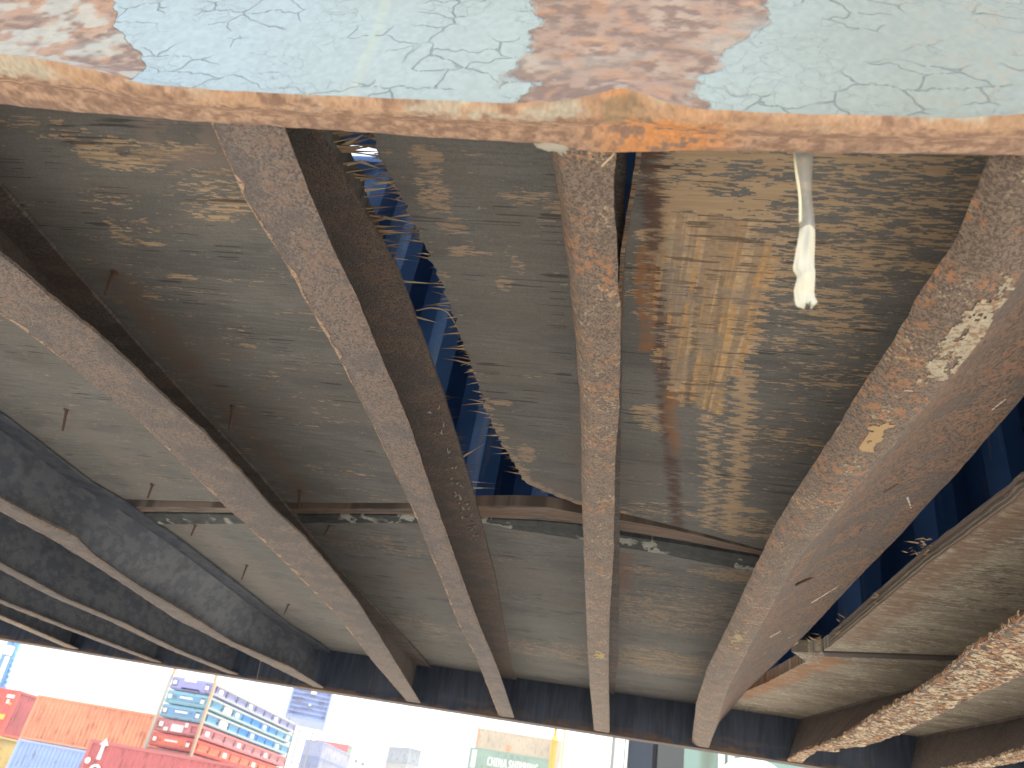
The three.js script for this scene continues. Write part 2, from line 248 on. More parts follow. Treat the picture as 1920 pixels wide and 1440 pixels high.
/* outer face of the near rail: pale blue-green paint, cracked, lifted off two rusty patches */
const RX0 = -0.55, RX1 = 0.45, RY0 = YB - 0.01, RY1 = YB + 0.24;
const onR = (px, py) => onZ(px, py, ZN);
const railTex = region(2048, 512, RX0, RX1, RY0, RY1, (() => {
  const R1 = [[-300, -700], [200, -700], [215, 0], [212, 45], [250, 85], [268, 120], [262, 150], [240, 190], [-300, 160]].map(p => onR(...p));
  const R2 = [[1010, -500], [1005, 0], [1003, 45], [985, 85], [965, 130], [1000, 150], [960, 190], [960, 230], [1330, 230], [1325, 190], [1315, 140], [1400, 60], [1450, 0], [1460, -500]].map(p => onR(...p));
  const inside = (x, y, P) => { let r = false; for (let i = 0, j = P.length - 1; i < P.length; j = i++) if ((P[i][1] > y) !== (P[j][1] > y) && x < (P[j][0] - P[i][0]) * (y - P[i][1]) / (P[j][1] - P[i][1]) + P[i][0]) r = !r; return r; };
  const cell = (x, y) => { const xi = Math.floor(x), yi = Math.floor(y); let a = 9, b = 9; for (let i = -1; i < 2; i++) for (let j = -1; j < 2; j++) { const dx = xi + i + hash(xi + i, yi + j) - x, dy = yi + j + hash(xi + i + 57, yi + j + 13) - y, d = Math.hypot(dx, dy); if (d < a) { b = a; a = d; } else if (d < b) b = d; } return b - a; };
  const crk = (x, y, s, th) => { const wx = x + 0.010 * (fbm(x * 90, y * 90 + s, 3) - 0.5), wy = y + 0.010 * (fbm(x * 90 + 20, y * 90 + s, 3) - 0.5); return ss(th, th * 0.25, cell(wx * (s > 5 ? 75 : 27) + s, wy * (s > 5 ? 130 : 58))) * ss(0.40, 0.56, fbm(x * 26 + s * 3, y * 34, 2)); };
  return (x, y) => {
    const ja = x > -0.2 ? 0.030 : 0.012, jx = x + ja * (fbm(x * 70, y * 90, 4) - 0.5), jy = y + ja * 0.6 * (fbm(x * 70 + 9, y * 90, 4) - 0.5);
    const b2 = [0, 1, 2, 3].reduce((t, i) => t + (inside(x + (0.4 + i * 0.45) * (jx - x) + 0.006 * (vn(x * 240 + i * 9, y * 240) - 0.5), y + (0.4 + i * 0.45) * (jy - y), R2) ? 0.25 : 0), 0) * (x > 0.045 ? 1 - 0.8 * ss(0.5, 0.62, fbm(x * 50, y * 50, 3)) : 1), a = inside(jx, jy, R1), b = b2 > 0, amt = a ? 1 : b2, m = fbm(x * 20, y * 20, 3), g = fbm(x * 300, y * 300, 2);
    let c = mix3([0.295, 0.37, 0.395], [0.29, 0.345, 0.33], ss(-0.32, -0.10, x + 0.08 * (m - 0.5))); c = mix3(c, [0.235, 0.265, 0.235], ss(-0.02, 0.16, x + 0.08 * (m - 0.5)));
    c = c.map(t => 0.86 * t * (0.90 + 0.2 * g) + 0.002);
    const yel = ss(0.010, 0.003, Math.abs(x + 0.197 + 0.01 * (y - YB)) + 0.004 * (m - 0.5)); c = mix3(c, [0.34, 0.37, 0.28], 0.35 * yel * ss(0.4, 0.6, fbm(x * 120, y * 14, 2)));
    const k = Math.max(crk(x, y, 1, 0.027), 0.4 * crk(x, y, 17, 0.045)); c = mix3(c, [0.14, 0.175, 0.18], 0.6 * k);
    c = mix3(c, [0.24, 0.23, 0.18], 0.5 * ss(0.60, 0.66, fbm(x * 150, y * 110, 3)) * ss(0.1, 0.2, x));
    let h = 0.72 - 0.35 * k + 0.08 * m;
    if (a || b) {
      const f = fbm(x * 120, y * 200, 4), q = fbm(x * 36, y * 44, 4), paint = c, h0 = h;
      c = mix3([0.15, 0.094, 0.066], [0.255, 0.168, 0.118], ss(0.3, 0.7, f)); c = mix3(c, [0.31, 0.25, 0.185], 0.6 * ss(0.5, 0.68, q) * ss(0.4, 0.65, f)); c = mix3(c, [0.33, 0.175, 0.09], 0.5 * ss(0.56, 0.7, fbm(x * 60 + 3, y * 60, 3))); c = mix3(c, [0.27, 0.29, 0.26], 0.4 * ss(0.5, 0.7, fbm(x * 18 + 8, y * 26, 3)) * ss(RY0 + 0.03, RY0 + 0.07, y));
      if (a) c = mix3(c, [0.34, 0.36, 0.32], 0.65 * ss(0.5, 0.62, fbm(x * 44 + 20, y * 60, 3)));
      h = lerp(h0, 0.12 + 0.5 * f, amt); c = mix3(paint, c, amt);
    }
    return [...c, h];
  };
})());
const lipTex = region(2048, 128, RX0, RX1, 0, 0.06, (() => {
  const o = onY(1230, 250, YB)[0];
  return (x, v) => {
    const f = fbm(x * 190, v * 330, 4), m = fbm(x * 40, v * 90, 4), g = vn(x * 700, v * 700);
    let c = mix3([0.22, 0.128, 0.085], [0.37, 0.235, 0.155], ss(0.3, 0.7, f)); c = mix3(c, [0.185, 0.11, 0.08], 0.5 * ss(0.5, 0.68, m));
    const d = Math.abs(x - o - 0.006) + 0.02 * (m - 0.5); c = mix3(c, [0.50, 0.20, 0.055], 0.85 * ss(0.055, 0.015, d) * ss(0.35, 0.55, f)); c = mix3(c, [0.24, 0.17, 0.10], 0.8 * ss(0.03, 0.01, Math.abs(x - o + 0.025)) * ss(0.5, 0.6, m));
    const e = ss(0.0125, 0.0095, v + 0.008 * (fbm(x * 150, v * 260, 3) - 0.5)) * ss(0.25, 0.5, fbm(x * 45, v * 160 + 4, 3)); c = mix3(c, mix3([0.40, 0.36, 0.28], [0.40, 0.25, 0.15], ss(0.30, 0.5, fbm(x * 36, v * 90 + 9, 3))), 0.8 * e);
    return [...c.map(t => t * (0.85 + 0.3 * g)), 0.3 + 0.6 * f];
  };
})());
const navy = tex(1024, 256, (u, v) => {
  const s = fbm(u * 120, v * 1.5, 3), m = fbm(u * 14, v * 9, 4), sc = fbm(u * 300, v * 2.5, 2), e = v + 0.16 * (fbm(u * 50, v * 6, 3) - 0.5);
  let c = mix3([0.018, 0.027, 0.05], [0.034, 0.048, 0.08], ss(0.3, 0.7, s)); c = mix3(c, [0.08, 0.088, 0.10], 0.3 * ss(0.62, 0.75, sc));
  c = mix3(c, [0.13, 0.085, 0.06], 0.7 * ss(0.09, 0.02, e) + 0.35 * ss(0.3, 0.1, e) * ss(0.55, 0.65, m));
  return [...c, 0.4 + 0.2 * s + 0.2 * m];
});
const sealTex = tex(1024, 64, (u, v) => {
  const w = ss(0.56, 0.63, fbm(u * 70, v * 2.2, 5)) * ss(0.46, 0.6, fbm(u * 17 + 3, 4, 3)) * (0.5 + 0.5 * vn(u * 260, v * 20)), d = fbm(u * 90, v * 5, 3);
  let c = mix3([0.018, 0.021, 0.024], [0.07, 0.075, 0.075], d); c = mix3(c, [0.45, 0.45, 0.38], 0.9 * w);
  return [...c, 0.3 + 0.5 * w + 0.2 * d];
});
const barTex = tex(1024, 64, (u, v) => { const g = fbm(u * 30, v * 12, 4), m = fbm(u * 14, v * 2, 3); return [...mix3(mix3([0.085, 0.062, 0.052], [0.19, 0.145, 0.115], ss(0.35, 0.65, g)), [0.22, 0.13, 0.085], 0.5 * ss(0.5, 0.6, m)), 0.3 + 0.5 * g]; });
const edgeTex = tex(256, 256, (u, v) => { const l = Math.abs((v * 9) % 1 - 0.5) * 2, g = fbm(u * 60, v * 90, 3); return [...mix3([0.10, 0.08, 0.06], [0.27, 0.22, 0.165], ss(0.1, 0.45, l) * (0.6 + 0.5 * g)), 0.2 + 0.6 * l * g]; });
const blueTex = tex(512, 512, (u, v) => { const m = fbm(u * 8, v * 5, 4), s = fbm(u * 90, v * 8, 3); let c = mix3([0.04, 0.115, 0.27], [0.065, 0.155, 0.33], ss(0.3, 0.7, m)); c = mix3(c, [0.16, 0.18, 0.2], 0.5 * ss(0.68, 0.75, s)); return [...c, 0.5 + 0.2 * s]; });

/* ------------------------------------------------------------------ ground */
{
  const t = tex(1024, 1024, (u, v) => { const m = fbm(u * 10, v * 10, 4), f = fbm(u * 160, v * 160, 3); let c = mix3([0.33, 0.31, 0.275], [0.48, 0.45, 0.40], ss(0.3, 0.7, 0.5 * m + 0.5 * f)); c = mix3(c, [0.2, 0.185, 0.165], 0.5 * ss(0.6, 0.7, fbm(u * 22 + 4, v * 22, 3))); return [...c, f]; });
  const g = new THREE.PlaneGeometry(1600, 1600); g.rotateX(-Math.PI / 2); const uv = g.attributes.uv; for (let i = 0; i < uv.count; i++) uv.setXY(i, uv.getX(i) * 400, uv.getY(i) * 400);
  mesh('ground', g, texMat(t, 0.004)).userData.kind = 'structure';
}

/* ------------------------------------------------------------------ the lifted container, seen from below */
const XL = -3.6, XR = 2.46;
const box1 = thing('shipping_container', 'rusty weathered shipping container lifted overhead with its underside and broken plywood floor showing', 'container', [0, 0, 0]);
const M = {
  grey: texMat(rustGrey, 0.0038, { roughness: 0.8 }, 0.34), warm: texMat(rustWarm, 0.0042, { roughness: 0.62 }, 0.34), flake: texMat(rustFlake, 0.006, { roughness: 0.85 }, 0.30),
  top: texMat(rustGrey, 0.0035, { roughness: 0.75 }, 0.31), rough: texMat(rustRough, 0.005, { roughness: 0.8 }, 0.36),
  litWear: texMat(tex(512, 512, (u, v) => { const f = fbm(u * 120, v * 120, 3), g = vn(u * 200, v * 200); return [...mix3(mix3([0.16, 0.105, 0.075], [0.40, 0.29, 0.21], ss(0.3, 0.65, f)), [0.42, 0.21, 0.10], 0.5 * ss(0.55, 0.7, g)), f]; }), 0.002, {}, 0.2),
  web: texMat(webBrown, 0.0014, { roughness: 0.75 }, 0.4), webBlue: texMat(webBlue, 0.0014, { roughness: 0.6 }, 0.5),
  rail: texMat(railTex, 0.0045, { roughness: 0.6 }), lip: texMat(lipTex, 0.0024, { roughness: 0.75 }), navy: texMat(navy, 0.001, { roughness: 0.5 }),
  left: texMat(sheetLeft, 0.0009), mid: texMat(sheetMid, 0.0009), far: texMat(sheetFar, 0.0009), right: texMat(sheetRight, 0.0014),
  seal: texMat(sealTex, 0.003), bar: texMat(barTex, 0.002), edge: texMat(edgeTex, 0.002), blue: texMat(blueTex, 0.001, { roughness: 0.55 }, 1.6),
  splinter: flat(0.36, 0.25, 0.15), splinterPale: flat(0.46, 0.35, 0.23), screw: flat(0.10, 0.06, 0.045, { roughness: 0.7 }), zinc: flat(0.50, 0.46, 0.38, { roughness: 0.5, metalness: 0.3 }), plyTop: flat(0.16, 0.12, 0.085),
  pale: texMat(railTex, 0.0022), steel: flat(0.25, 0.3, 0.3),
};
/* near bottom rail: painted upright face and a bent, rusty bottom lip */
{
  const top = edge([[0, 105], [60, 112], [130, 125], [190, 138], [230, 152], [270, 163], [330, 170], [420, 176], [600, 185], [800, 193], [950, 200], [1050, 196], [1110, 186], [1165, 176], [1210, 186], [1250, 200], [1300, 210], [1400, 216], [1500, 221], [1700, 226], [1800, 230], [1840, 224], [1920, 221]].map(([a, b]) => [a, b]), YB);
  const zTop = curve([[0, 105], [60, 112], [130, 125], [190, 138], [230, 152], [270, 163], [330, 170], [420, 176], [600, 185], [800, 193], [950, 200], [1050, 196], [1110, 182], [1165, 168], [1210, 180], [1250, 198], [1300, 210], [1400, 216], [1500, 221], [1700, 226], [1800, 230], [1840, 224], [1920, 221]].map(([a, b]) => { const p = onY(a, b, YB); return [p[0], p[1]]; }), 0.004);
  const zBot = curve([[0, 190], [60, 198], [130, 204], [270, 214], [420, 226], [640, 240], [850, 254], [1000, 262], [1060, 269], [1110, 279], [1170, 280], [1230, 278], [1300, 276], [1600, 281], [1900, 285]].map(([a, b]) => { const p = onY(a, b, YB); return [p[0], p[1]]; }));
  const xs = [...range(XL, -0.6, 0.1), ...range(-0.59, 0.5, 0.005), ...range(0.52, XR, 0.1)];
  const rough = (x, s) => 0.0016 * (fbm(x * 70, s * 3, 4) - 0.5);
  const g = sweep(xs, 9, (x, s) => { const z0 = zTop(x), z1 = zBot(x) + 0.0012 * (fbm(x * 90, 2, 3) - 0.5); const r = 0.0022 * (Math.pow(Math.max(0, 1 - s * 7), 2) + Math.pow(Math.max(0, s * 7 - 6), 2)); return [z1 + (z0 - z1) * (1 - s), YB + r + rough(x, s), x]; }, 0.0032, (x, s, p, inn) => [(x - RX0) / (RX1 - RX0), (0.025 * s + 0.010 + (inn ? (s < 0.5 ? -0.006 : 0.006) : 0)) / 0.06]);
  const fix = q => { const a = q.attributes.position; for (let i = 0; i < a.count; i++) { const z = a.getX(i), x = a.getZ(i); a.setX(i, x); a.setZ(i, z); } q.computeVertexNormals(); return toCreasedNormals(q, 0.7); };
  const rail = mesh('bottom_side_rail', fix(sweep(xs, 24, (x, s) => { const zt = zTop(x), k = Math.pow(1 - s, 2.2), y = YB + 0.003 + 0.21 * s; return [lerp(ZN, zt, ss(0.14, 0, s)) - 0.0015 + 0.0009 * (fbm(x * 24, y * 24, 3) - 0.5), y, x]; }, 0.005, (x, s) => [(x - RX0) / (RX1 - RX0), (YB + 0.003 + 0.21 * s - RY0) / (RY1 - RY0)])), M.rail, box1, 'pale blue green painted rail, cracked and rusty, nearest the viewer');
  mesh('bottom_lip', fix(g), M.lip, rail, 'bent orange rusty lip under the painted rail');
  const plate = onR(1050, 262);
}
/* far bottom rail, seen from inside */
{
  const xs = range(XL, XR, 0.03), top = YF + 0.05;
  const zf = curve([[0, 1195], [300, 1246], [600, 1295], [800, 1325], [960, 1350], [1200, 1386], [1300, 1400], [1490, 1430]].map(([a, b]) => { const p = onY(a, b, YB - 0.004); return [p[0], lerp(p[1], ZF, 0.5)]; }));
  const swap = q => { const a = q.attributes.position; for (let i = 0; i < a.count; i++) { const z = a.getX(i), x = a.getZ(i); a.setX(i, x); a.setZ(i, z); } return toCreasedNormals(q, 0.7); };
  const r = mesh('bottom_side_rail', swap(sweep(xs, 12, (x, s) => [zf(x) + 0.001 * (fbm(x * 30, s * 9, 3) - 0.5) + 0.004 * Math.max(0, 1 - s * 14), lerp(YB - 0.004, top, s), x], 0.006, (x, s) => [x / 1.6, s])), M.navy, box1, 'dark navy rail along the far side');
  mesh('bottom_lip', swap(sweep(xs, 4, (x, s) => [zf(x) - 0.045 + 0.045 * s, YB - 0.005 + 0.0015 * fbm(x * 50, 4, 3), x], 0.005, (x, s) => [x, s * 0.1])), M.grey, r);
}
/* cross members */
const nz = (x, z, a, f = 70) => a * (fbm(x * f, z * f, 3) - 0.5) * 2;
function crossMember(o) {
  const z0 = o.z0 ?? -0.318, z1 = o.z1 ?? ZF + 0.012, zs = range(z0, z1, 0.007), amp = o.amp ?? 0.0012, t = o.t ?? 0.005;
  const L = o.L, R = o.R, T = o.T, W = o.W ?? (() => 0.052), yt = o.yt ?? (() => YF - 0.0015);
  const rag = (z, k) => (o.rag ?? 0.001) * 2 * (fbm(z * 60, k, 3) - 0.5);
  const bottom = sweep(zs, o.n ?? 11, (z, s) => { const l = L(z) + rag(z, 1), r = R(z) + rag(z, 5), x = lerp(l, r, s); const e = 0.0025 * (Math.pow(Math.max(0, 1 - s * 8), 2) + Math.pow(Math.max(0, s * 8 - 7), 2)); return [x, YB + e + nz(x + (o.seed ?? 0), z, amp) + (o.roll ? o.roll(z, s) : 0), z]; }, t, (z, s, p, inn) => [lerp(L(z), R(z), s) + (o.seed ?? 0) + (inn ? (s < 0.5 ? -t : t) : 0), z]);
  const wb = o.webBase ?? ((z) => [L(z) + 0.003, YB + 0.004]);
  const litWear = o.litWear && sweep(zs, 4, (z, s) => { const l = L(z) + rag(z, 1), r = R(z) + rag(z, 5), q = s * (0.005 + 0.13 * ss(0.42, 0.75, fbm(z * 60, 7, 4))), x = lerp(l, r, q); return [x - 0.0006, YB + 0.0025 * Math.pow(Math.max(0, 1 - q * 8), 2) + nz(x + (o.seed ?? 0), z, amp) - 0.0004, z]; }, 0.0008, (z, s) => [s * 0.006 + (o.seed ?? 0), z]);
  const web = sweep(zs, 8, (z, s) => { const b = wb(z), x1 = T(z), y1 = yt(z) - 0.004; const q = o.webMid ? o.webMid(z, s) : [lerp(b[0], x1, s), lerp(b[1], y1, s)]; return [q[0] + nz(z + 3, s * 0.2, 0.0008, 40), q[1], z]; }, -(o.wt ?? t), (z, s) => [s * (o.webUV ?? 0.13) + (o.seed ?? 0), z]);
  const m = mesh('cross_member', web, o.web, box1, o.label);
  mesh('bottom_flange', bottom, o.flange, m);
  if (litWear) mesh('lit_worn_edge', litWear, M.litWear, m);  // worn rusty edge, with the light it catches painted into the pale colour
  crossMember.last = (z, s) => { const x = lerp(L(z) + rag(z, 1), R(z) + rag(z, 5), s); return [x, YB + nz(x + (o.seed ?? 0), z, amp) + (o.roll ? o.roll(z, s) : 0) - 0.0006, z]; };
  if (!o.noTop) mesh('top_flange', sweep(zs, 5, (z, s) => [T(z) + W(z) * s + rag(z, 9) * s, yt(z) - 0.006 + nz(z, s * 0.05, 0.0006, 50), z], t * 0.9, (z, s) => [s * 0.055 + 0.2, z]), o.topMat ?? o.web, m);
  return m;
}
const E = {
  AR: edge([[-60, 432], [7, 490], [100, 567], [183, 633], [253, 697], [317, 757], [383, 817], [477, 917], [513, 960], [569, 1009], [620, 1068], [667, 1126], [700, 1177], [790, 1322]]),
  AL: edge([[-90, 530], [0, 593], [83, 650], [167, 717], [250, 783], [333, 863], [427, 957], [459, 984], [547, 1071], [631, 1155], [700, 1243], [765, 1318]]),
  BL: edge([[400, 245], [433, 320], [467, 393], [517, 467], [567, 557], [600, 613], [640, 683], [683, 767], [733, 873], [773, 957], [820, 1071], [857, 1166], [893, 1235], [935, 1343]]),
  BR: edge([[527, 233], [547, 283], [580, 367], [620, 467], [640, 500], [673, 573], [717, 680], [767, 797], [800, 897], [835, 998], [860, 1068], [897, 1170], [933, 1254], [966, 1352]]),
  BT: curve([[-0.45, -0.325], [-0.7, -0.32], [-0.98, -0.329], [-1.4, -0.345], [-1.96, -0.362], [-2.6, -0.372]]), BTR: curve([[-0.3, -0.30], [-0.43, -0.291], [-0.47, -0.282], [-0.61, -0.258], [-0.85, -0.251], [-1.18, -0.252], [-1.63, -0.264], [-2.5, -0.31]]),
  CL: edge([[1000, 260], [1017, 333], [1037, 423], [1045, 480], [1060, 580], [1073, 687], [1082, 780], [1087, 880], [1088, 936], [1094, 1046], [1101, 1210], [1107, 1301], [1114, 1374]]),
  CR: edge([[1157, 277], [1150, 350], [1155, 467], [1163, 580], [1163, 680], [1160, 780], [1153, 880], [1152, 960], [1150, 1046], [1143, 1155], [1141, 1246], [1143, 1370]]),
  CT: curve([[-0.58, -0.024], [-0.85, -0.017], [-1.08, -0.012], [-1.43, -0.004], [-2.18, 0.015]]),
  DL: edge([[1920, 290], [1863, 317], [1827, 410], [1797, 480], [1720, 590], [1680, 667], [1623, 743], [1570, 830], [1513, 913], [1457, 1000], [1420, 1073], [1377, 1164], [1326, 1266], [1305, 1330], [1297, 1397]]),
  DR: edge([[2040, 330], [1913, 523], [1843, 630], [1747, 757], [1647, 873], [1580, 953], [1541, 1000], [1493, 1055], [1424, 1182], [1366, 1292], [1329, 1405]]),
  DT: edge([[1920, 735], [1796, 880], [1742, 936], [1690, 996], [1600, 1088], [1512, 1184], [1402, 1290]], YF),
  EL: edge([[1503, 1410], [1572, 1389], [1640, 1346], [1709, 1307], [1778, 1261], [1819, 1222], [1870, 1192], [1920, 1155]]),
  ER: edge([[1497, 1438], [1516, 1420], [1537, 1407], [1560, 1405], [1583, 1412], [1620, 1402], [1686, 1380], [1778, 1334], [1824, 1311], [1920, 1268]]),
  GR: edge([[-60, 900], [0, 936], [73, 977], [142, 1009], [175, 1042], [255, 1097], [343, 1148], [437, 1206], [547, 1254], [612, 1294]]),
  GL: edge([[-60, 925], [0, 962], [98, 1013], [204, 1079], [328, 1162], [456, 1224], [583, 1286]]),
  GT: edge([[0, 765], [175, 900], [255, 947], [357, 1020], [456, 1097], [547, 1170], [601, 1202]], YF),
  HR: edge([[0, 1057], [120, 1122], [233, 1170], [328, 1217], [452, 1268]]),
  IR: edge([[0, 1126], [128, 1177], [310, 1246]]),
};
const G_LBL = { G: 'member fourth from the hole, smooth dark web with a dented edge' };
crossMember({ L: E.AL, R: E.AR, T: z => lerp(-0.722, -0.70, ss(-0.7, -1.3, z)) + 0.04 * ss(-1.6, -2.7, z), W: () => 0.056, flange: M.grey, web: M.web, seed: 1, litWear: true, label: 'grey brown rusty member with a wide flat flange, crossing the left half' });
const memberB = crossMember({ L: E.BL, R: E.BR, T: E.BT, W: z => E.BTR(z) - E.BT(z), flange: M.grey, web: M.web, topMat: M.top, seed: 2, litWear: true, label: 'rusty member just left of the hole in the floor' });
const memberC = crossMember({ L: E.CL, R: E.CR, T: z => E.CT(z) - 0.052, W: () => 0.052, flange: M.warm, web: M.web, seed: 3, amp: 0.0014, n: 15, roll: (z, s) => 0.03 * ss(-1.3, -0.3, z) * Math.pow(Math.max(0, 1 - s / 0.42), 2), webBase: z => [E.CL(z) + 0.004, YB + 0.004 + 0.03 * ss(-1.3, -0.3, z)], label: 'upright brown member in the middle, right of the hole' });
const surfC = crossMember.last;
const memberD = crossMember({ L: E.DL, R: E.DR, T: z => E.DT(z) - 0.003, flange: M.warm, web: M.rough, seed: 4.2, amp: 0.0016, noTop: true, wt: -0.003, webUV: 0.23, n: 13,
  webBase: z => [E.DR(z) - 0.003, YB + 0.002], webMid: (z, s) => { const b = [E.DR(z) - 0.002, YB + 0.002], t = [E.DT(z), YF - 0.004], m = [lerp(b[0], t[0], 0.42), lerp(b[1], t[1], 0.62)]; return s < 0.5 ? [lerp(b[0], m[0], s * 2), lerp(b[1], m[1], s * 2)] : [lerp(m[0], t[0], s * 2 - 1), lerp(m[1], t[1], s * 2 - 1)]; }, roll: (z, s) => 0.012 * Math.pow(Math.max(0, 1 - s / 0.5), 2), label: 'twisted orange flecked member with loose nails on its leaning web' });
{
  const patch = (surf, z0, z1, s0, s1, parent, m, sd) => { const st = 0.003, P = [], U = [], I = []; const put = (z, s) => { P.push(...surf(z, s)); U.push(s * 0.05, z); return P.length / 3 - 1; }; const zs = range(z0, z1, st), n = 16;
    for (let j = 0; j < zs.length - 1; j++) for (let i = 0; i < n; i++) { const sc = lerp(s0, s1, (i + 0.5) / n), zc = (zs[j] + zs[j + 1]) / 2, e = Math.min(1, 3 * Math.min((i + 0.5) / n + (s1 >= 1 ? 0.0 : 0), s1 >= 1 ? 1 : 1 - (i + 0.5) / n, (j + 0.5) / zs.length, 1 - (j + 0.5) / zs.length)); if (fbm(zc * 120 + sd, sc * 7, 4) < 0.78 - 0.42 * e) continue; const a = lerp(s0, s1, i / n), b = lerp(s0, s1, (i + 1) / n), q = [put(zs[j], a), put(zs[j], b), put(zs[j + 1], a), put(zs[j + 1], b)]; I.push(q[0], q[1], q[2], q[1], q[3], q[2]); }
    if (!P.length) return; const g = new THREE.BufferGeometry(); g.setAttribute('position', new THREE.Float32BufferAttribute(P, 3)); g.setAttribute('uv', new THREE.Float32BufferAttribute(U, 2)); g.setIndex(I); g.computeVertexNormals(); mesh('paint_patch', g, m, parent); };
  const ct = tex(256, 256, (u, v) => { const f = fbm(u * 24, v * 24, 4), g = vn(u * 120, v * 120); return [...mix3(mix3([0.27, 0.23, 0.165], [0.42, 0.37, 0.275], f), [0.22, 0.12, 0.06], 0.8 * ss(0.56, 0.64, fbm(u * 50, v * 50 + 7, 3))), 0.4 * f + 0.5 * g]; }); const cream = texMat(ct, 0.002, {}, 0.12), sf = crossMember.last; patch(sf, -0.41, -0.60, 0.45, 1, memberD, cream, 3); patch(sf, -0.63, -0.70, 0.3, 0.75, memberD, flat(0.36, 0.24, 0.12), 8); patch(sf, -1.34, -1.50, 0.1, 0.7, memberD, flat(0.33, 0.25, 0.15), 5);
  patch(surfC, -0.985, -1.0, 0.3, 0.55, memberC, flat(0.6, 0.48, 0.22), 1); patch(surfC, -1.62, -1.72, 0.2, 0.9, memberC, flat(0.38, 0.28, 0.13), 2); patch(surfC, -0.318, -0.345, 0.02, 0.5, memberC, flat(0.34, 0.31, 0.24), 4);
}
crossMember({ L: E.EL, R: E.ER, T: z => curve([[-2.76, 0.575], [-2.37, 0.661], [-2.09, 0.729], [-1.7, 0.74], [-0.3, 0.74]])(z), flange: M.flake, web: M.web, seed: 5, amp: 0.0036, rag: 0.0034, t: 0.010, wt: 0.005, n: 23, label: 'heavily flaking cream and orange rusted member at right' });
crossMember({ L: z => 0.90 + 0.03 * ss(-2.7, -2.0, z), R: z => 0.945 + 0.05 * ss(-2.7, -1.9, z), T: z => curve([[-2.76, 0.923], [-2.2, 1.04], [-0.3, 1.05]])(z), flange: M.flake, web: M.web, seed: 6, amp: 0.0036, rag: 0.0034, t: 0.010, wt: 0.005, n: 19, label: 'flaking member in the bottom right corner' });
crossMember({ L: E.GL, R: E.GR, T: z => E.GT(z) - 0.055, flange: M.grey, web: M.webBlue, seed: 7, litWear: true, amp: 0.001, rag: 0.001, label: 'member with a smooth dark web and a bent flange, next left of the widest one' });
crossMember({ L: z => E.HR(z) - 0.045, R: E.HR, T: z => E.HR(z) - 0.05, flange: M.grey, web: M.webBlue, seed: 8, litWear: true, amp: 0.001, rag: 0.0012 });
crossMember({ L: z => E.IR(z) - 0.045, R: E.IR, T: z => E.IR(z) - 0.05, flange: M.grey, web: M.webBlue, seed: 9, litWear: true, amp: 0.001, rag: 0.0012 });
crossMember({ L: z => -1.95 - 0.01 * z, R: z => -1.90 - 0.01 * z, T: () => -1.95, flange: M.warm, web: M.webBlue, seed: 10 });
for (const x of [-2.28, -2.62, -2.95, -3.28, 1.33, 1.66, 1.99]) crossMember({ L: () => x - 0.05, R: () => x, T: () => x - 0.05, flange: M.grey, web: M.web, seed: x, z0: -0.32 });
/* torn lip and weld bead beside the middle member */
{
  const pts = [[1206, 276], [1196, 330], [1184, 400], [1172, 470], [1166, 560], [1164, 640]].map(([a, b]) => { const p = onY(a, b, YF - 0.028); return p; });
  const c = curve(pts.map(p => [p[1], p[0]]));
  mesh('torn_lip', sweep(range(-0.34, pts[5][1], 0.006), 5, (z, s) => [c(z) + 0.001 * (vn(z * 200, 2) - 0.5), YF - 0.028 + 0.024 * s, z], 0.004, (z, s) => [s * 0.03, z]), M.warm, memberC, 'thin torn rusty strip bent away from the member');
  const p0 = onY(1006, 272, YB + 0.012), p1 = onY(1072, 278, YB + 0.002), g = new THREE.SphereGeometry(1, 24, 12), a = g.attributes.position;
  for (let i = 0; i < a.count; i++) { const k = 1 + 0.5 * (fbm(a.getX(i) * 3 + 5, a.getZ(i) * 3 + a.getY(i) * 2, 3) - 0.5); a.setXYZ(i, a.getX(i) * k * 0.013, a.getY(i) * k * 0.006, a.getZ(i) * k * 0.007); }
  g.computeVertexNormals(); g.translate((p0[0] + p1[0]) / 2, YB + 0.004, -0.335);
  mesh('weld_bead', g, flat(0.34, 0.31, 0.25), memberC);
}
/* plywood floor */
function sheet(poly, y, t, m, parent, label, tx) {                // poly [[x, z], ...]
  const s = new THREE.Shape(poly.map(p => new THREE.Vector2(p[0], -p[1])));
  const g = new THREE.ExtrudeGeometry(s, { depth: t, bevelEnabled: false }); g.rotateX(-Math.PI / 2); g.translate(0, y, 0);
  const a = g.attributes.position, uv = g.attributes.uv, n = g.attributes.normal, r = tx?.r;
  for (let i = 0; i < a.count; i++) { if (r) uv.setXY(i, (a.getX(i) - r[0]) / (r[1] - r[0]), (a.getZ(i) - r[2]) / (r[3] - r[2])); else uv.setXY(i, a.getX(i), a.getZ(i)); }
  return mesh('plywood_sheet', g, m, parent, label);
}
const jag = (list, amp, st = 0.004, sd = 1) => { const o = []; for (let i = 1; i < list.length; i++) { const [a, b] = [list[i - 1], list[i]], d = Math.hypot(b[0] - a[0], b[1] - a[1]), n = Math.max(1, Math.round(d / st)); for (let k = 0; k < n; k++) { const t = k / n, x = lerp(a[0], b[0], t), z = lerp(a[1], b[1], t); o.push([x + amp * 2 * (fbm(z * 130 + sd, x * 60, 3) - 0.5), z + amp * 0.6 * (fbm(x * 130 + sd, z * 60 + 9, 3) - 0.5)]); } } o.push(list[list.length - 1]); return o; };
const farEdgeL = pl([230, 936], [420, 941], [594, 943], [700, 943], [766, 943], [800, 943]);
const leftSheet = sheet([[-1.32, -0.30], [-0.30, -0.30], ...jag([[-0.30, -0.32], [-0.283, -0.5], [-0.272, -0.8], [-0.272, -1.15], farEdgeL[5]], 0.004, 0.01), ...jag(farEdgeL.slice().reverse(), 0.003, 0.02, 4), [-1.32, -1.45]], YF, 0.028, M.left, box1, 'dark plywood sheet left of the hole', sheetLeft);
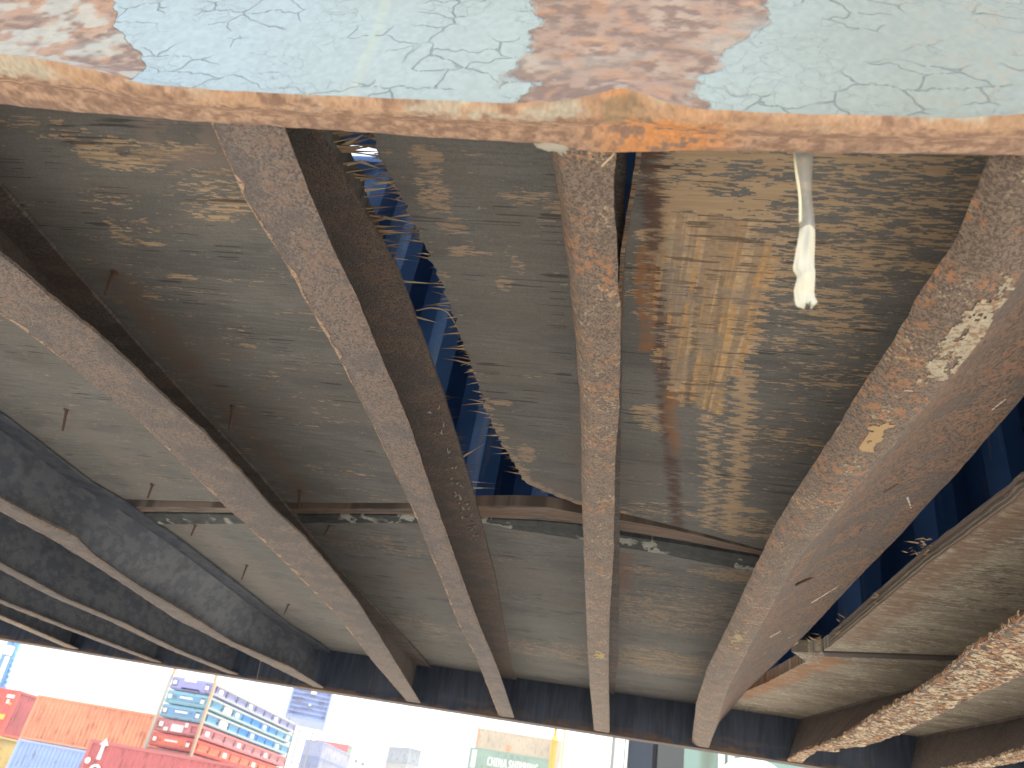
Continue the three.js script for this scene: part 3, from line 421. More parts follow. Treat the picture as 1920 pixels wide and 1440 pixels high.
sheet([[XL, -0.30], [-1.325, -0.30], [-1.325, -2.69], [XL, -2.69]], YF, 0.028, M.far, box1, undefined, { r: [-3.6, -1.3, -2.72, -0.3] });
const midFar = pl([1165, 962], [1250, 983], [1317, 1000], [1400, 1022], [1442, 1032]);
const mF = curve(midFar.concat(holeEdge.slice(-3)).map(p => [p[0], p[1]]), 0.004), mEdge = pl([1210, 262], [1203, 290], [1190, 350], [1180, 410], [1171, 470], [1165, 560], [1162, 640]);
const midSheet = sheet([[-0.26, -0.30], ...jag(holeEdge.slice(1).filter(p => p[0] < -0.05), 0.005, 0.003), [-0.048, mF(-0.048)], [-0.046, -0.30]], YF, 0.028, M.mid, box1, 'dark plywood sheet between the hole and the middle member', sheetMid);
const scraped = sheet([...jag(mEdge, 0.0015, 0.01, 7), [-0.03, -0.85], [-0.03, mF(-0.03)], ...jag([[-0.028, mF(-0.028)], ...midFar.slice(0, 4)], 0.002, 0.01, 5), [0.385, -1.36], [0.385, -0.30]], YF, 0.028, M.mid, box1, 'plywood sheet with a large bare tan scraped patch and rust runs', sheetMid);
const barTop = edgeX([[150, 949], [300, 949], [560, 952], [770, 952], [897, 947], [968, 946], [1027, 949], [1087, 960], [1162, 973], [1250, 988], [1442, 1034]]);
const barBot = edgeX([[150, 958], [300, 958], [560, 961], [770, 962], [900, 968], [1010, 972], [1088, 980], [1162, 993], [1267, 1010], [1437, 1040]]);
const sealTop = edgeX([[150, 960], [300, 961], [560, 964], [770, 964], [900, 970], [1010, 974], [1088, 982], [1162, 1000], [1300, 1022], [1437, 1045]]);
const sealBot = edgeX([[150, 981], [300, 981], [560, 978], [770, 978], [910, 978], [977, 992], [1088, 1008], [1162, 1023], [1250, 1037], [1317, 1052], [1440, 1072]]);
const stripX = range(-1.31, 0.38, 0.01);
const zface = (A, B, dy) => (x, s) => [lerp(A(x), B(x), s), YF + dy + 0.001 * (fbm(x * 60, s * 3, 2) - 0.5), x];
const swapXZ = q => { const a = q.attributes.position; for (let i = 0; i < a.count; i++) { const z = a.getX(i), x = a.getZ(i); a.setX(i, x); a.setZ(i, z); } return toCreasedNormals(q, 0.7); };
mesh('floor_batten', swapXZ(sweep(stripX, 5, zface(barTop, barBot, -0.002), -0.02, (x, s) => [x * 0.9, s])), M.bar, box1, 'reddish brown batten along the floor joint');
mesh('sealant_strip', swapXZ(sweep(stripX, 5, zface(sealTop, (x) => sealBot(x) + 0.008 * (fbm(x * 30, 3, 3) - 0.5), -0.003), -0.012, (x, s) => [x * 0.9, s])), M.seal, box1, 'black sealant with white flecks along the floor joint');
const farSheet = sheet([...stripX.map(x => [x, sealTop(x) - 0.012]), [0.38, -2.69], [-1.31, -2.69]], YF, 0.028, M.far, box1, 'dark plywood sheet beyond the floor joint', sheetFar);
const rE = pl([2300, 640], [1920, 930], [1740, 1060], [1560, 1210], [1520, 1236]), rJ = [fl(1490, 1224), fl(1650, 1227), fl(1780, 1229)];
const zJ = x => -1.90 + 0.42 * (x - 0.42);
const rightSheet = sheet([[0.52, -0.30], ...jag(rE.slice(1), 0.003, 0.006), [0.455, zJ(0.455) + 0.006], [1.6, zJ(1.6) + 0.006 > -0.4 ? -1.55 : -1.5], [1.6, -0.30]], YF, 0.028, M.right, box1, 'pale weathered plywood sheet at right with a split layered edge', sheetRight);
const r2 = pl([1512, 1241], [1440, 1279], [1385, 1303]);
sheet([[0.41, zJ(0.41) - 0.012], ...jag(r2, 0.003, 0.006), [0.37, -2.69], [1.6, -2.69], [1.6, -1.54]], YF + 0.001, 0.028, M.right, box1, 'pale weathered plywood sheet at far right', sheetRight);
mesh('joint_strip', box(-0.2, 0.9, YF - 0.004, YF + 0.01, -0.016, 0.016).rotateY(Math.atan(-0.42) * -1 * -1).translate(0.66, 0, zJ(0.66) - 0.01), M.web, box1);
sheet([[1.605, -0.30], [XR, -0.30], [XR, -2.69], [1.605, -2.69]], YF, 0.028, M.right, box1, undefined, { r: [0.33, 2.5, -2.74, -0.3] });
/* layered edge of the right sheet: nine veneers, each a little out of line */
{
  const e = jag(rE.slice(0, 4), 0.002, 0.012, 3);
  for (let k = 0; k < 9; k++) {
    const y0 = YF + 0.0006 + k * 0.0031, c = curve(e.map(p => [p[1], p[0]])), off = 0.002 + rnd(0, 0.005) * (k % 2 ? 1 : 0.35);
    mesh('veneer', sweep(range(-0.4, -1.82, 0.008), 2, (z, s) => { const brk = 0.012 * ss(0.66, 0.72, vn(z * 9, 4)) * vn(z * 90, k); return [c(z) - off - brk + 0.0015 * vn(z * 60, k * 7), y0 + 0.0027 * s, z]; }, -0.03, (z, s) => [z, (k + s) / 9]), k % 2 ? M.edge : flat(0.20 + rnd(0, 0.05), 0.165, 0.125), rightSheet);
  }
}
/* splinters along the break */
const sliver = (x, z, len, w, a, y, tip = 0) => { const g = new THREE.BufferGeometry(), c = Math.cos(a), s = Math.sin(a), P = [[0, 0, -w], [0, 0, w], [0, 0.0022, 0], [len * 0.55, tip * 0.4, w * 0.35], [len * 0.6, tip * 0.5 + 0.001, -w * 0.5], [len, tip, 0]].map(([u, v, q]) => [x + u * c - q * s, y + v, z + u * s + q * c]);
  const f = [[0, 1, 2], [0, 4, 3], [0, 3, 1], [1, 3, 2], [2, 3, 4], [2, 4, 0], [3, 5, 4], [3, 4, 5]].flat(); g.setAttribute('position', new THREE.Float32BufferAttribute(f.flatMap(i => P[i]), 3)); g.setAttribute('uv', new THREE.Float32BufferAttribute(f.flatMap(() => [0.5, 0.5]), 2)); g.computeVertexNormals(); return g; };
{
  const fine = [], pale = [];
  for (let i = 0; i < 420; i++) { const t = rnd(0, 11.4), k = Math.floor(t) + 1, a = holeEdge[k], b = holeEdge[k + 1] || a, u = t - Math.floor(t); (i % 3 ? fine : pale).push(sliver(lerp(a[0], b[0], u) + 0.004, lerp(a[1], b[1], u), rnd(0.006, 0.02) * (rnd() < 0.14 ? 2.4 : 1), rnd(0.0006, 0.0024), Math.PI + rnd(-0.35, 0.35), YF + rnd(0.002, 0.026), rnd(-0.006, 0.004))); }
  stuff(mesh('splinters', [...fine], M.splinter, midSheet)); stuff(mesh('splinters', pale, M.splinterPale, midSheet));
  const lf = [];
  for (let i = 0; i < 110; i++) { const z = rnd() < 0.7 ? rnd(-0.34, -0.62) : rnd(-0.9, -1.2); lf.push(sliver(-0.285, z, rnd(0.02, 0.06) * (z > -0.5 ? 1.25 : 1), rnd(0.0008, 0.0026), rnd(-0.25, 0.3), YF + rnd(0.001, 0.027), rnd(-0.006, 0.012))); }
  stuff(mesh('splinters', lf, M.splinter, leftSheet));
  const big = [[[652, 297], [700, 292]], [[655, 262], [662, 205]], [[725, 452], [800, 457]], [[690, 320], [735, 338]], [[650, 330], [705, 322]], [[700, 375], [745, 372]], [[660, 292], [705, 268]], [[735, 425], [800, 440]], [[770, 545], [845, 552]], [[790, 610], [850, 628]], [[742, 500], [790, 508]]];
  for (const [a, b] of big) { const p = fl(...a), q = fl(...b); mesh('long_splinter', sliver(p[0] - 0.012, p[1], Math.hypot(q[0] - p[0], q[1] - p[1]) + 0.012, 0.0022, Math.atan2(q[1] - p[1], q[0] - p[0]), YF + 0.012, 0.002), M.splinterPale, leftSheet); }
  for (const [a, b, w] of [[[880, 912], [938, 917], 0.004], [[885, 925], [936, 926], 0.006], [[870, 900], [920, 893], 0.002], [[872, 862], [886, 860], 0.002], [[868, 880], [920, 850], 0.004]]) { const p = fl(...a), q = fl(...b); mesh('long_splinter', sliver(p[0] - 0.02, p[1], Math.hypot(q[0] - p[0], q[1] - p[1]) + 0.02, w, Math.atan2(q[1] - p[1], q[0] - p[0]), YF + 0.008, 0), M.splinterPale, leftSheet); }
  const w = [[777, 595], [805, 590], [832, 596], [862, 640]].map(([a, b]) => { const p = fl(a, b); return [p[0], YF + 0.01, p[1]]; });
  mesh('loose_fibre', tube(w, 0.0008), M.splinterPale, midSheet);
  // torn edge bits on the right sheet
  const rb = []; for (const [a, b, n] of [[1730, 1045, 22], [1640, 1140, 16], [1585, 1190, 16], [1530, 1215, 18]]) { const p = fl(a, b); for (let i = 0; i < n; i++) rb.push(sliver(p[0] + rnd(-0.012, 0.012), p[1] + rnd(-0.04, 0.04), rnd(0.006, 0.022), rnd(0.001, 0.0035), Math.PI + rnd(-1.0, 1.0), YF + rnd(0, 0.028), rnd(-0.012, 0.006))); }
  stuff(mesh('splinters', rb, M.splinter, rightSheet));
}
/* screws left in the floor where the members pulled away */
{
  const sg = () => { const g = new THREE.CylinderGeometry(0.0026, 0.0018, 0.034, 8); g.translate(0, -0.017, 0); return g; };
  const hd = () => new THREE.CylinderGeometry(0.005, 0.005, 0.002, 10);
  for (const [a, b, l, par] of [[215, 510, 1, leftSheet], [437, 762, 1.1, leftSheet], [563, 920, 1, leftSheet], [125, 768, 1.1, leftSheet], [286, 908, 0.9, leftSheet], [366, 985, 0.7, farSheet], [463, 1060, 1.1, farSheet], [541, 1133, 0.9, farSheet], [618, 985, 0.7, farSheet]]) {
    const p = fl(a, b), g = mergeGeometries([sg(), hd()]); g.scale(1, l, 1); g.rotateZ(rnd(-0.2, 0.2)); g.rotateX(rnd(-0.15, 0.25)); g.translate(p[0], YF, p[1]); mesh('screw', g, M.screw, par);
  }
  const onD = (px, py) => { const r = ray(px, py); let last = null; for (let z = -0.5; z > -2.65; z -= 0.002) { const k = -z / r[2], x = r[0] * k, y = CAMY + r[1] * k, b = [E.DR(z), YB], t = [E.DT(z), YF], m = [lerp(b[0], t[0], 0.42), lerp(b[1], t[1], 0.62)]; const f = y < m[1] ? (x - b[0]) * (m[1] - b[1]) - (y - b[1]) * (m[0] - b[0]) : (x - m[0]) * (t[1] - m[1]) - (y - m[1]) * (t[0] - m[0]); if (last !== null && f * last[0] < 0 && y > YB - 0.004) { const v = new THREE.Vector3(x, y - CAMY, z); return v.multiplyScalar(1 - 0.006 / v.length()).add(new THREE.Vector3(0, CAMY, 0)); } last = [f]; } return null; };
  for (const [a, b, c, d, m] of [[1521, 1129, 1583, 1090, M.zinc], [1443, 1194, 1462, 1183, M.zinc], [1459, 1225, 1496, 1204, M.zinc], [1476, 1196, 1500, 1184, M.zinc], [1493, 1097, 1527, 1081, M.screw], [1505, 1158, 1538, 1150, M.screw], [1480, 1190, 1483, 1246, M.zinc], [1366, 1328, 1357, 1346, M.zinc], [1857, 767, 1884, 746, M.zinc], [1656, 922, 1684, 906, M.screw], [1655, 1003, 1680, 985, M.screw], [1700, 930, 1707, 950, M.zinc]]) {
    const p = onD(a, b), q = onD(c, d); if (!p || !q) continue; const v = q.clone().sub(p), L = v.length(), g = [];
    for (let k = 0; k < 7; k++) { const c2 = new THREE.CylinderGeometry(k % 2 ? 0.0019 : 0.0025, k % 2 ? 0.0025 : 0.0019, L / 7, 7); c2.translate(0, L * (k + 0.5) / 7, 0); g.push(c2); }
    const gg = mergeGeometries(g); gg.applyQuaternion(new THREE.Quaternion().setFromUnitVectors(new THREE.Vector3(0, 1, 0), v.normalize())); gg.translate(p.x, p.y, p.z); mesh('nail', gg, m, memberD);
  }
  // painted white scratches on the upper flange of the member beside the hole
  const sc = []; for (let i = 0; i < 46; i++) { const t = rnd(), z = lerp(-0.86, -1.42, t), x = memberB ? E.BTR(z) - rnd(0.012, 0.034) : 0; sc.push(sliver(x, z, rnd(0.006, 0.018), rnd(0.0008, 0.0022), 1.2 + rnd(-0.5, 0.5), YF - 0.0092, 0)); }
  stuff(mesh('paint_flakes', sc, flat(0.36, 0.33, 0.29), memberB));
}
/* walls, roof, end frame */
function corrugated(w, h, m, depth = 0.036, pitch = 0.278) {       // in the x-y plane, base at 0, facing +z
  const n = Math.max(1, Math.round(w / pitch)), p = w / n, pts = [];
  for (let i = 0; i < n; i++) { const x = -w / 2 + i * p; pts.push([x, 0], [x + p * 0.26, 0], [x + p * 0.5, -depth], [x + p * 0.76, -depth]); } pts.push([w / 2, 0]);
  const P = [], U = [], I = []; pts.forEach(([x, z], i) => { P.push(x, 0, z, x, h, z); U.push(x, 0, x, h); if (i) { const a = 2 * (i - 1); I.push(a, a + 2, a + 1, a + 1, a + 2, a + 3); } });
  const g = new THREE.BufferGeometry(); g.setAttribute('position', new THREE.Float32BufferAttribute(P, 3)); g.setAttribute('uv', new THREE.Float32BufferAttribute(U, 2)); g.setIndex(I); return toCreasedNormals(g, 0.3);
}
{
  const yw = YB + 0.21, top = YB + 2.50, mid = (XL + XR) / 2, len = XR - XL;
  mesh('side_wall', corrugated(len, top - yw).translate(mid, yw, ZF + 0.012), M.blue, box1, 'blue corrugated wall seen through the gaps in the floor');
  mesh('side_wall', corrugated(len, top - yw).rotateY(Math.PI).translate(mid, yw, ZN - 0.085), M.blue, box1);
  const outer = flat(0.3, 0.37, 0.37);
  for (const [z, s] of [[ZN - 0.004, 0], [ZF - 0.004, Math.PI]]) mesh('outer_panel', corrugated(len, top - yw).rotateY(s).translate(mid, yw, z - (s ? 0.08 : 0)), outer, box1);
  mesh('end_wall', [corrugated(2.38, top - YB).rotateY(-Math.PI / 2).translate(XR - 0.02, YB, -1.5)], M.blue, box1);
  mesh('roof', [box(XL, -2.9, top, top + 0.04, ZF - 0.09, ZN + 0.06), box(-1.25, XR, top, top + 0.04, ZF - 0.09, ZN + 0.06), box(-2.9, -1.25, top, top + 0.04, -2.55, ZN + 0.06), box(-2.9, -1.25, top, top + 0.04, ZF - 0.09, -2.652)], M.blue, box1);  // slit lengthened out of view and left end open, to light the interior
  for (const [x, z] of [[XL + 0.07, ZN - 0.08], [XL + 0.07, ZF + 0.08], [XR - 0.07, ZN - 0.08], [XR - 0.07, ZF + 0.08]]) mesh('corner_post', [box(x - 0.07, x + 0.07, YB - 0.02, YB + 2.56, z - 0.07, z + 0.07)], outer, box1);
}
/* pale torn strip hanging from the near rail, and a thread at the far one */
{
  const z = -0.342, t = tex(64, 256, (u, v) => { const m = fbm(u * 4, v * 9, 3), c = mix3([0.62, 0.58, 0.42], [0.74, 0.72, 0.58], m); return [...mix3(c, [0.25, 0.3, 0.33], 0.5 * ss(0.12, 0.02, Math.hypot((u - 0.45) * 0.5, v - 0.56))), m]; });
  const Lp = [[1488, 262], [1492, 320], [1499, 370], [1500, 420], [1494, 460], [1488, 500], [1494, 522], [1488, 545], [1494, 570], [1507, 584]], Rp = [[1524, 262], [1523, 320], [1524, 370], [1526, 420], [1529, 460], [1528, 500], [1527, 522], [1528, 545], [1534, 566], [1519, 584]];
  const P = [], U = [], I = []; const N = 40;
  for (let i = 0; i <= N; i++) { const q = i / N * (Lp.length - 1), k = Math.min(Lp.length - 2, Math.floor(q)), u = q - k, a = onZ(lerp(Lp[k][0], Lp[k + 1][0], u), lerp(Lp[k][1], Lp[k + 1][1], u), z), b = onZ(lerp(Rp[k][0], Rp[k + 1][0], u), lerp(Rp[k][1], Rp[k + 1][1], u), z);
    for (let j = 0; j <= 6; j++) { const s = j / 6, bow = 0.004 * Math.sin(s * 3.14) + 0.002 * Math.sin(i * 0.5 + s); P.push(lerp(a[0], b[0], s), lerp(a[1], b[1], s) + (i === N && j % 2 ? 0.004 : 0), z + bow); U.push(s, 1 - i / N); if (i && j) { const o = i * 7 + j; I.push(o - 8, o - 1, o - 7, o - 7, o - 1, o); } } }
  const g = new THREE.BufferGeometry(); g.setAttribute('position', new THREE.Float32BufferAttribute(P, 3)); g.setAttribute('uv', new THREE.Float32BufferAttribute(U, 2)); g.setIndex(I); g.computeVertexNormals();
  const half = 15 * 6 * 6, g1 = g.clone(), g2 = g.clone(); g1.setIndex(I.slice(0, half)); g2.setIndex(I.slice(half));
  const strap = thing('torn_strap', 'pale cream torn plastic strap dangling from the near rail at upper right', 'strap');
  mesh('strap_end', g2, new THREE.MeshPhysicalMaterial({ map: t.map, bumpMap: t.bump, bumpScale: 0.002, roughness: 0.6, transmission: 0.35, thickness: 0 }), strap);
  mesh('clear_film', g1, new THREE.MeshPhysicalMaterial({ color: new THREE.Color().setRGB(0.78, 0.78, 0.72), roughness: 0.3, transmission: 0.82, thickness: 0 }), strap);
  const rim = pts => tube(pts.map(([a, b]) => { const p = onZ(a, b, z); return [p[0], p[1], z + 0.001]; }), 0.0009);
  mesh('rolled_rim', [rim(Lp.slice(0, 4))], flat(0.62, 0.58, 0.42), strap);
  const th = [[489, 1236], [484, 1262], [477, 1290], [472, 1312]].map(([a, b]) => { const p = onZ(a, b, -2.62); return [p[0], p[1], -2.62]; });
  const thr = mesh('thread', tube(th, 0.0011), flat(0.2, 0.2, 0.2)); thr.userData = { label: 'thin dark thread hanging below the dented member at lower left', category: 'thread' };
  const fb = [[1153, 278], [1148, 292], [1140, 300], [1128, 312]].map(([a, b]) => { const p = onZ(a, b, -0.34); return [p[0], p[1], -0.34]; });
  mesh('frayed_fibre', tube(fb, 0.0006), M.splinterPale, memberC);
}

/* ------------------------------------------------------------------ the container yard beyond */
const dirt = [0, 1, 2].map(i => { const t = tex(256, 256, (u, v) => { const m = fbm(u * 6 + i * 9, v * 3 + i * 7, 4), q = fbm(u * 60 + i, v * 5 + i * 3, 3), k = (0.72 + 0.4 * m) * (1 - 0.35 * ss(0.62, 0.75, q)); return [k, k * (1 - 0.12 * ss(0.6, 0.72, q)), k * (1 - 0.2 * ss(0.6, 0.72, q)), 0.5]; }); t.map.repeat.set(0.16, 0.35); return t.map; });
let nDirt = 0; const noisy = (r, g, b) => mat({ color: new THREE.Color().setRGB(r, g, b), map: dirt[nDirt++ % 3], roughness: 0.55 });
function yardBox(o) {                                 // corner (left, base, front) and size; front faces +z
  const { x, y, z, w, d, h = 2.59, col, trim = col, label, group } = o;
  const t = thing(o.name ?? 'shipping_container', label, 'container', [x + w / 2, y, z - d / 2], group); if (o.turn) t.rotation.y = o.turn;
  const m = noisy(...col), tm = flat(...trim, { roughness: 0.6 });
  const pitch = o.pitch ?? 0.278, dep = o.depth ?? 0.045;
  const horiz = (ww, hh) => { const g = corrugated(hh, ww, null, 0.16, hh / 7); g.rotateZ(Math.PI / 2).translate(ww / 2, hh / 2, 0); return g; };
  mesh('front_panel', (o.ribs ? horiz(w - 0.3, h - 0.3) : corrugated(w - 0.3, h - 0.3, null, dep, pitch)).translate(0, 0.15, d / 2 - 0.03), m, t);
  mesh('side_panel', corrugated(d - 0.3, h - 0.3, null, dep, pitch).rotateY(Math.PI / 2).translate(w / 2 - 0.03, 0.15, 0), o.sideCol ? noisy(...o.sideCol) : m, t);
  mesh('side_panel', corrugated(d - 0.3, h - 0.3, null, dep, pitch).rotateY(-Math.PI / 2).translate(-w / 2 + 0.03, 0.15, 0), m, t);
  mesh('rear_panel', box(-w / 2 + 0.1, w / 2 - 0.1, 0.1, h - 0.1, -d / 2 + 0.02, -d / 2 + 0.06), m, t);
  mesh('roof', box(-w / 2 + 0.1, w / 2 - 0.1, h - 0.08, h - 0.03, -d / 2 + 0.1, d / 2 - 0.1), m, t);
  mesh('floor', box(-w / 2 + 0.1, w / 2 - 0.1, 0.04, 0.12, -d / 2 + 0.1, d / 2 - 0.1), tm, t);
  for (const sx of [-1, 1]) for (const sz of [-1, 1]) { const p = mesh('corner_post', box(sx * w / 2 - sx * 0.08 - 0.08, sx * w / 2 - sx * 0.08 + 0.08, 0.12, h - 0.12, sz * d / 2 - sz * 0.08 - 0.08, sz * d / 2 - sz * 0.08 + 0.08), tm, t); for (const yy of [0, h - 0.118]) mesh('corner_casting', box(sx * w / 2 - sx * 0.085 - 0.089, sx * w / 2 - sx * 0.085 + 0.089, yy, yy + 0.118, sz * d / 2 - sz * 0.08 - 0.085, sz * d / 2 - sz * 0.08 + 0.085), tm, p); }
  for (const yy of [0.02, h - 0.14]) { mesh(yy < 1 ? 'bottom_rail' : 'top_rail', [box(-w / 2 + 0.17, w / 2 - 0.17, yy, yy + 0.13, d / 2 - 0.09, d / 2 - 0.005), box(w / 2 - 0.09, w / 2 - 0.005, yy, yy + 0.13, -d / 2 + 0.17, d / 2 - 0.17), box(-w / 2 + 0.005, -w / 2 + 0.09, yy, yy + 0.13, -d / 2 + 0.17, d / 2 - 0.17)], tm, t); }
  return t;
}
const WHITE = flat(0.72, 0.7, 0.64), DARK = flat(0.03, 0.03, 0.035), OCHRE = flat(0.40, 0.32, 0.2);
const sticker = (t, name, m, list, zz) => { for (const [x0, x1, y0, y1] of list) mesh(name, box(x0, x1, y0, y1, zz, zz + 0.025), m, t); };
{
  // orange long container over a blue one, red and yellow ones at their left
  const o = onZ(72, 1302, -49.5), yO = 2.60;
  yardBox({ x: o[0], y: yO, z: -49.5, w: 12.19, d: 2.44, h: o[1] - yO, depth: 0.07, col: [0.66, 0.23, 0.10], label: 'long orange corrugated container above the blue one at lower left' });
  yardBox({ x: o[0] + 0.1, y: 0.02, z: -49.4, w: 6.06, d: 2.44, h: 2.56, depth: 0.07, col: [0.26, 0.37, 0.64], label: 'pale blue corrugated container under the long orange one' });
  const r = onZ(39, 1295, -50.6);
  const red = yardBox({ x: r[0] - 2.44, y: 2.60, z: -50.6, w: 2.44, d: 12.19, h: r[1] - 2.60, col: [0.62, 0.07, 0.04], sideCol: [0.34, 0.06, 0.06], label: 'bright red container end with white and yellow marks at left edge' });
  sticker(red, 'marking', WHITE, [[0.45, 1.0, 2.2, 2.4], [0.6, 0.78, 1.85, 2.1]], 6.11); sticker(red, 'yellow_plate', flat(0.7, 0.42, 0.05), [[0.55, 0.95, 0.9, 1.2], [0.85, 1.0, 1.8, 1.95]], 6.11);
  yardBox({ x: r[0] - 2.44, y: 0.02, z: -50.6, w: 2.44, d: 12.19, h: 2.56, col: [0.40, 0.29, 0.07], label: 'olive yellow container below the red one at left edge' });
  // maroon container nearest
  const m = onZ(171, 1385, -34.5), mr = yardBox({ x: m[0], y: 0.02, z: -34.5, w: 12.19, d: 2.44, h: m[1] - 0.02, col: [0.42, 0.085, 0.085], trim: [0.4, 0.1, 0.09], label: 'maroon container with a white arrow mark in front of the flat racks' });
  const a = onZ(192, 1405, -34.5), ax = a[0] - mr.position.x, ay = a[1] - 0.02, s = new THREE.Shape([[0, 0.42], [-0.2, 0.16], [-0.08, 0.16], [-0.1, -0.4], [0.08, -0.4], [0.06, 0.16], [0.2, 0.16]].map(p => new THREE.Vector2(...p)));
  mesh('arrow_mark', new THREE.ExtrudeGeometry(s, { depth: 0.02, bevelEnabled: false }).translate(ax, ay, 1.225), WHITE, mr);
  mesh('ring_mark', new THREE.TorusGeometry(0.22, 0.05, 8, 24).translate(ax + 0.02, ay - 0.85, 1.23), WHITE, mr); mesh('dot_mark', new THREE.CylinderGeometry(0.12, 0.12, 0.02, 18).rotateX(Math.PI / 2).translate(ax - 0.45, ay - 0.5, 1.235), WHITE, mr);
}
/* folded flat racks, bundled one on another */
{
  const zf = -37.8, tl = onZ(319, 1264, zf), x0 = tl[0], lh = 0.635, top = tl[1];
  const cols = [[0.26, 0.29, 0.58], [0.16, 0.46, 0.56], [0.15, 0.42, 0.56], [0.46, 0.13, 0.13], [0.60, 0.06, 0.035], [0.42, 0.1, 0.08], [0.3, 0.12, 0.1], [0.2, 0.3, 0.4], [0.4, 0.1, 0.08]];
  const side2 = [[0.22, 0.23, 0.42], [0.09, 0.27, 0.42], [0.08, 0.25, 0.42], [0.46, 0.17, 0.17], [0.62, 0.14, 0.05], [0.4, 0.1, 0.08], [0.3, 0.12, 0.1], [0.2, 0.3, 0.4], [0.4, 0.1, 0.08]];
  const rank = ['violet blue folded flat rack with a dark arched opening, topmost of the bundle', 'aqua folded flat rack second from the top of the bundle', 'aqua folded flat rack third from the top, above the pinkish red one', 'pinkish red folded flat rack with large white plates, below the aqua ones', 'bright red folded flat rack fifth from the top of the bundle', 'dark red folded flat rack sixth from the top, mostly hidden', 'brown folded flat rack seventh from the top, hidden low in the bundle', 'grey blue folded flat rack hidden near the bundle bottom', 'red folded flat rack lowest in the bundle'];
  for (let k = 0; k < 9; k++) {
    const y = top - lh * (k + 1); if (y < -0.1) break;
    const t = thing('folded_flat_rack', rank[k], 'flat rack', [x0 + 1.22, Math.max(y, 0.01), zf - 6.1], 'folded flat racks stacked in a bundle');
    const c = noisy(...cols[k]), c2 = noisy(...side2[k]), g = flat(0.36, 0.37, 0.31), cm = flat(...cols[k]);
    mesh('deck', box(-1.1, 1.09, 0.03, lh - 0.03, -5.9, 5.9), c, t);
    mesh('end_frame', [box(-1.1, 1.1, 0.47, 0.53, 5.9, 6.0), box(-1.1, 1.1, 0.1, 0.15, 5.9, 6.0)], flat(...cols[k].map(v => v * 0.6 + 0.12)), t);
    mesh('end_panel', box(-0.72, 0.72, 0.155, 0.465, 5.88, 6.004), k === 0 ? flat(0.24, 0.26, 0.6) : c2, t);
    sticker(t, 'placard', WHITE, k === 3 ? [[-0.25, 0.35, 0.12, 0.42], [-0.9, -0.7, 0.25, 0.45], [0.4, 0.55, 0.36, 0.55], [-0.6, -0.4, 0.1, 0.25]] : [[-0.95, -0.78, 0.24, 0.42], [0.75, 0.92, 0.2, 0.38], k === 0 ? [-0.42, 0.2, 0.44, 0.56] : [-0.35, 0.3, 0.3, 0.38]], 6.01);
    if (k === 0) mesh('tunnel_opening', new THREE.CylinderGeometry(0.5, 0.5, 0.03, 24, 1, false, -Math.PI / 2, Math.PI).rotateX(-Math.PI / 2).scale(1, 0.3, 1).translate(0, 0.08, 5.985), DARK, t);
    for (const sx of [-1, 1]) for (const sz of [-1, 1]) mesh('corner_post', [box(sx * 1.16 - 0.06, sx * 1.16 + 0.06, 0, lh - 0.005, sz * 6.02 - 0.06, sz * 6.02 + 0.06)], sx > 0 && sz > 0 ? OCHRE : g, t);
    mesh('side_beam', [box(1.1, 1.2, 0.47, 0.56, -5.9, 5.9), box(1.1, 1.2, 0.06, 0.14, -5.9, 5.9)], k > 2 ? cm : flat(0.3, 0.32, 0.3), t);
    for (let i = 0; i < 9; i++) { const z = 5.6 - i * 1.3; mesh('side_plate', box(1.1, 1.15, 0.145, 0.465, z - 1.15, z), i > 2 && i < 7 && (k === 1 || k === 2) ? flat(0.04, 0.20, 0.5) : c2, t); mesh('pocket', box(1.15, 1.165, 0.2, 0.3, z - 1.2, z - 1.08), DARK, t); if ((i + k) % 3 === 0) mesh('placard', box(1.15, 1.175, 0.2, 0.42, z - 0.7, z - 0.3), WHITE, t); }
    if (k === 2 || k === 1) mesh('placard', box(1.15, 1.18, 0.16, 0.46, 3.3, 4.2), flat(0.6, 0.56, 0.45), t);
    if (k === 0) for (const [sx, sz] of [[-1, 1], [1, 1]]) mesh('folded_post', box(sx * 1.1 - 0.07, sx * 1.1 + 0.07, lh, lh + 0.5, 5.95, 6.08), OCHRE, t);
  }
}
/* blue ribbed container end raised behind the racks */
{
  const p = onZ(527, 1287, -60), q = onZ(598, 1298, -60), b = onZ(518, 1338, -60), h = 2.6;
  yardBox({ x: p[0], y: b[1] - 0.1, z: -60, w: q[0] - p[0], d: 6.06, h, ribs: true, turn: 0.33, col: [0.21, 0.28, 0.50], label: 'blue container end with level ribs and two white plates, raised behind the racks' });
  const t = scene.children[scene.children.length - 1]; sticker(t, 'plate', WHITE, [[-0.1, 0.3, 1.85, 2.25], [-0.02, 0.12, 1.0, 1.15]], 3.02);
  const st = thing('steel_trestle', 'tall thin steel trestle carrying the raised blue container', 'trestle', [(p[0] + q[0]) / 2, 0, -63]);
  const hh = b[1] - 0.12, w = q[0] - p[0]; for (const lx of [-w / 2 + 0.2, -0.2]) for (const sz of [-1, 1]) mesh('leg', box(lx - 0.05, lx + 0.05, 0, hh, sz * 2.9 - 0.05, sz * 2.9 + 0.05), flat(0.3, 0.3, 0.28), st);
  mesh('beam', [box(-w / 2 + 0.2, -0.2, hh - 2.6, hh - 2.5, 2.86, 2.94), box(-w / 2 + 0.2, -0.2, hh - 2.6, hh - 2.5, -2.94, -2.86)], flat(0.3, 0.3, 0.28), st);
}
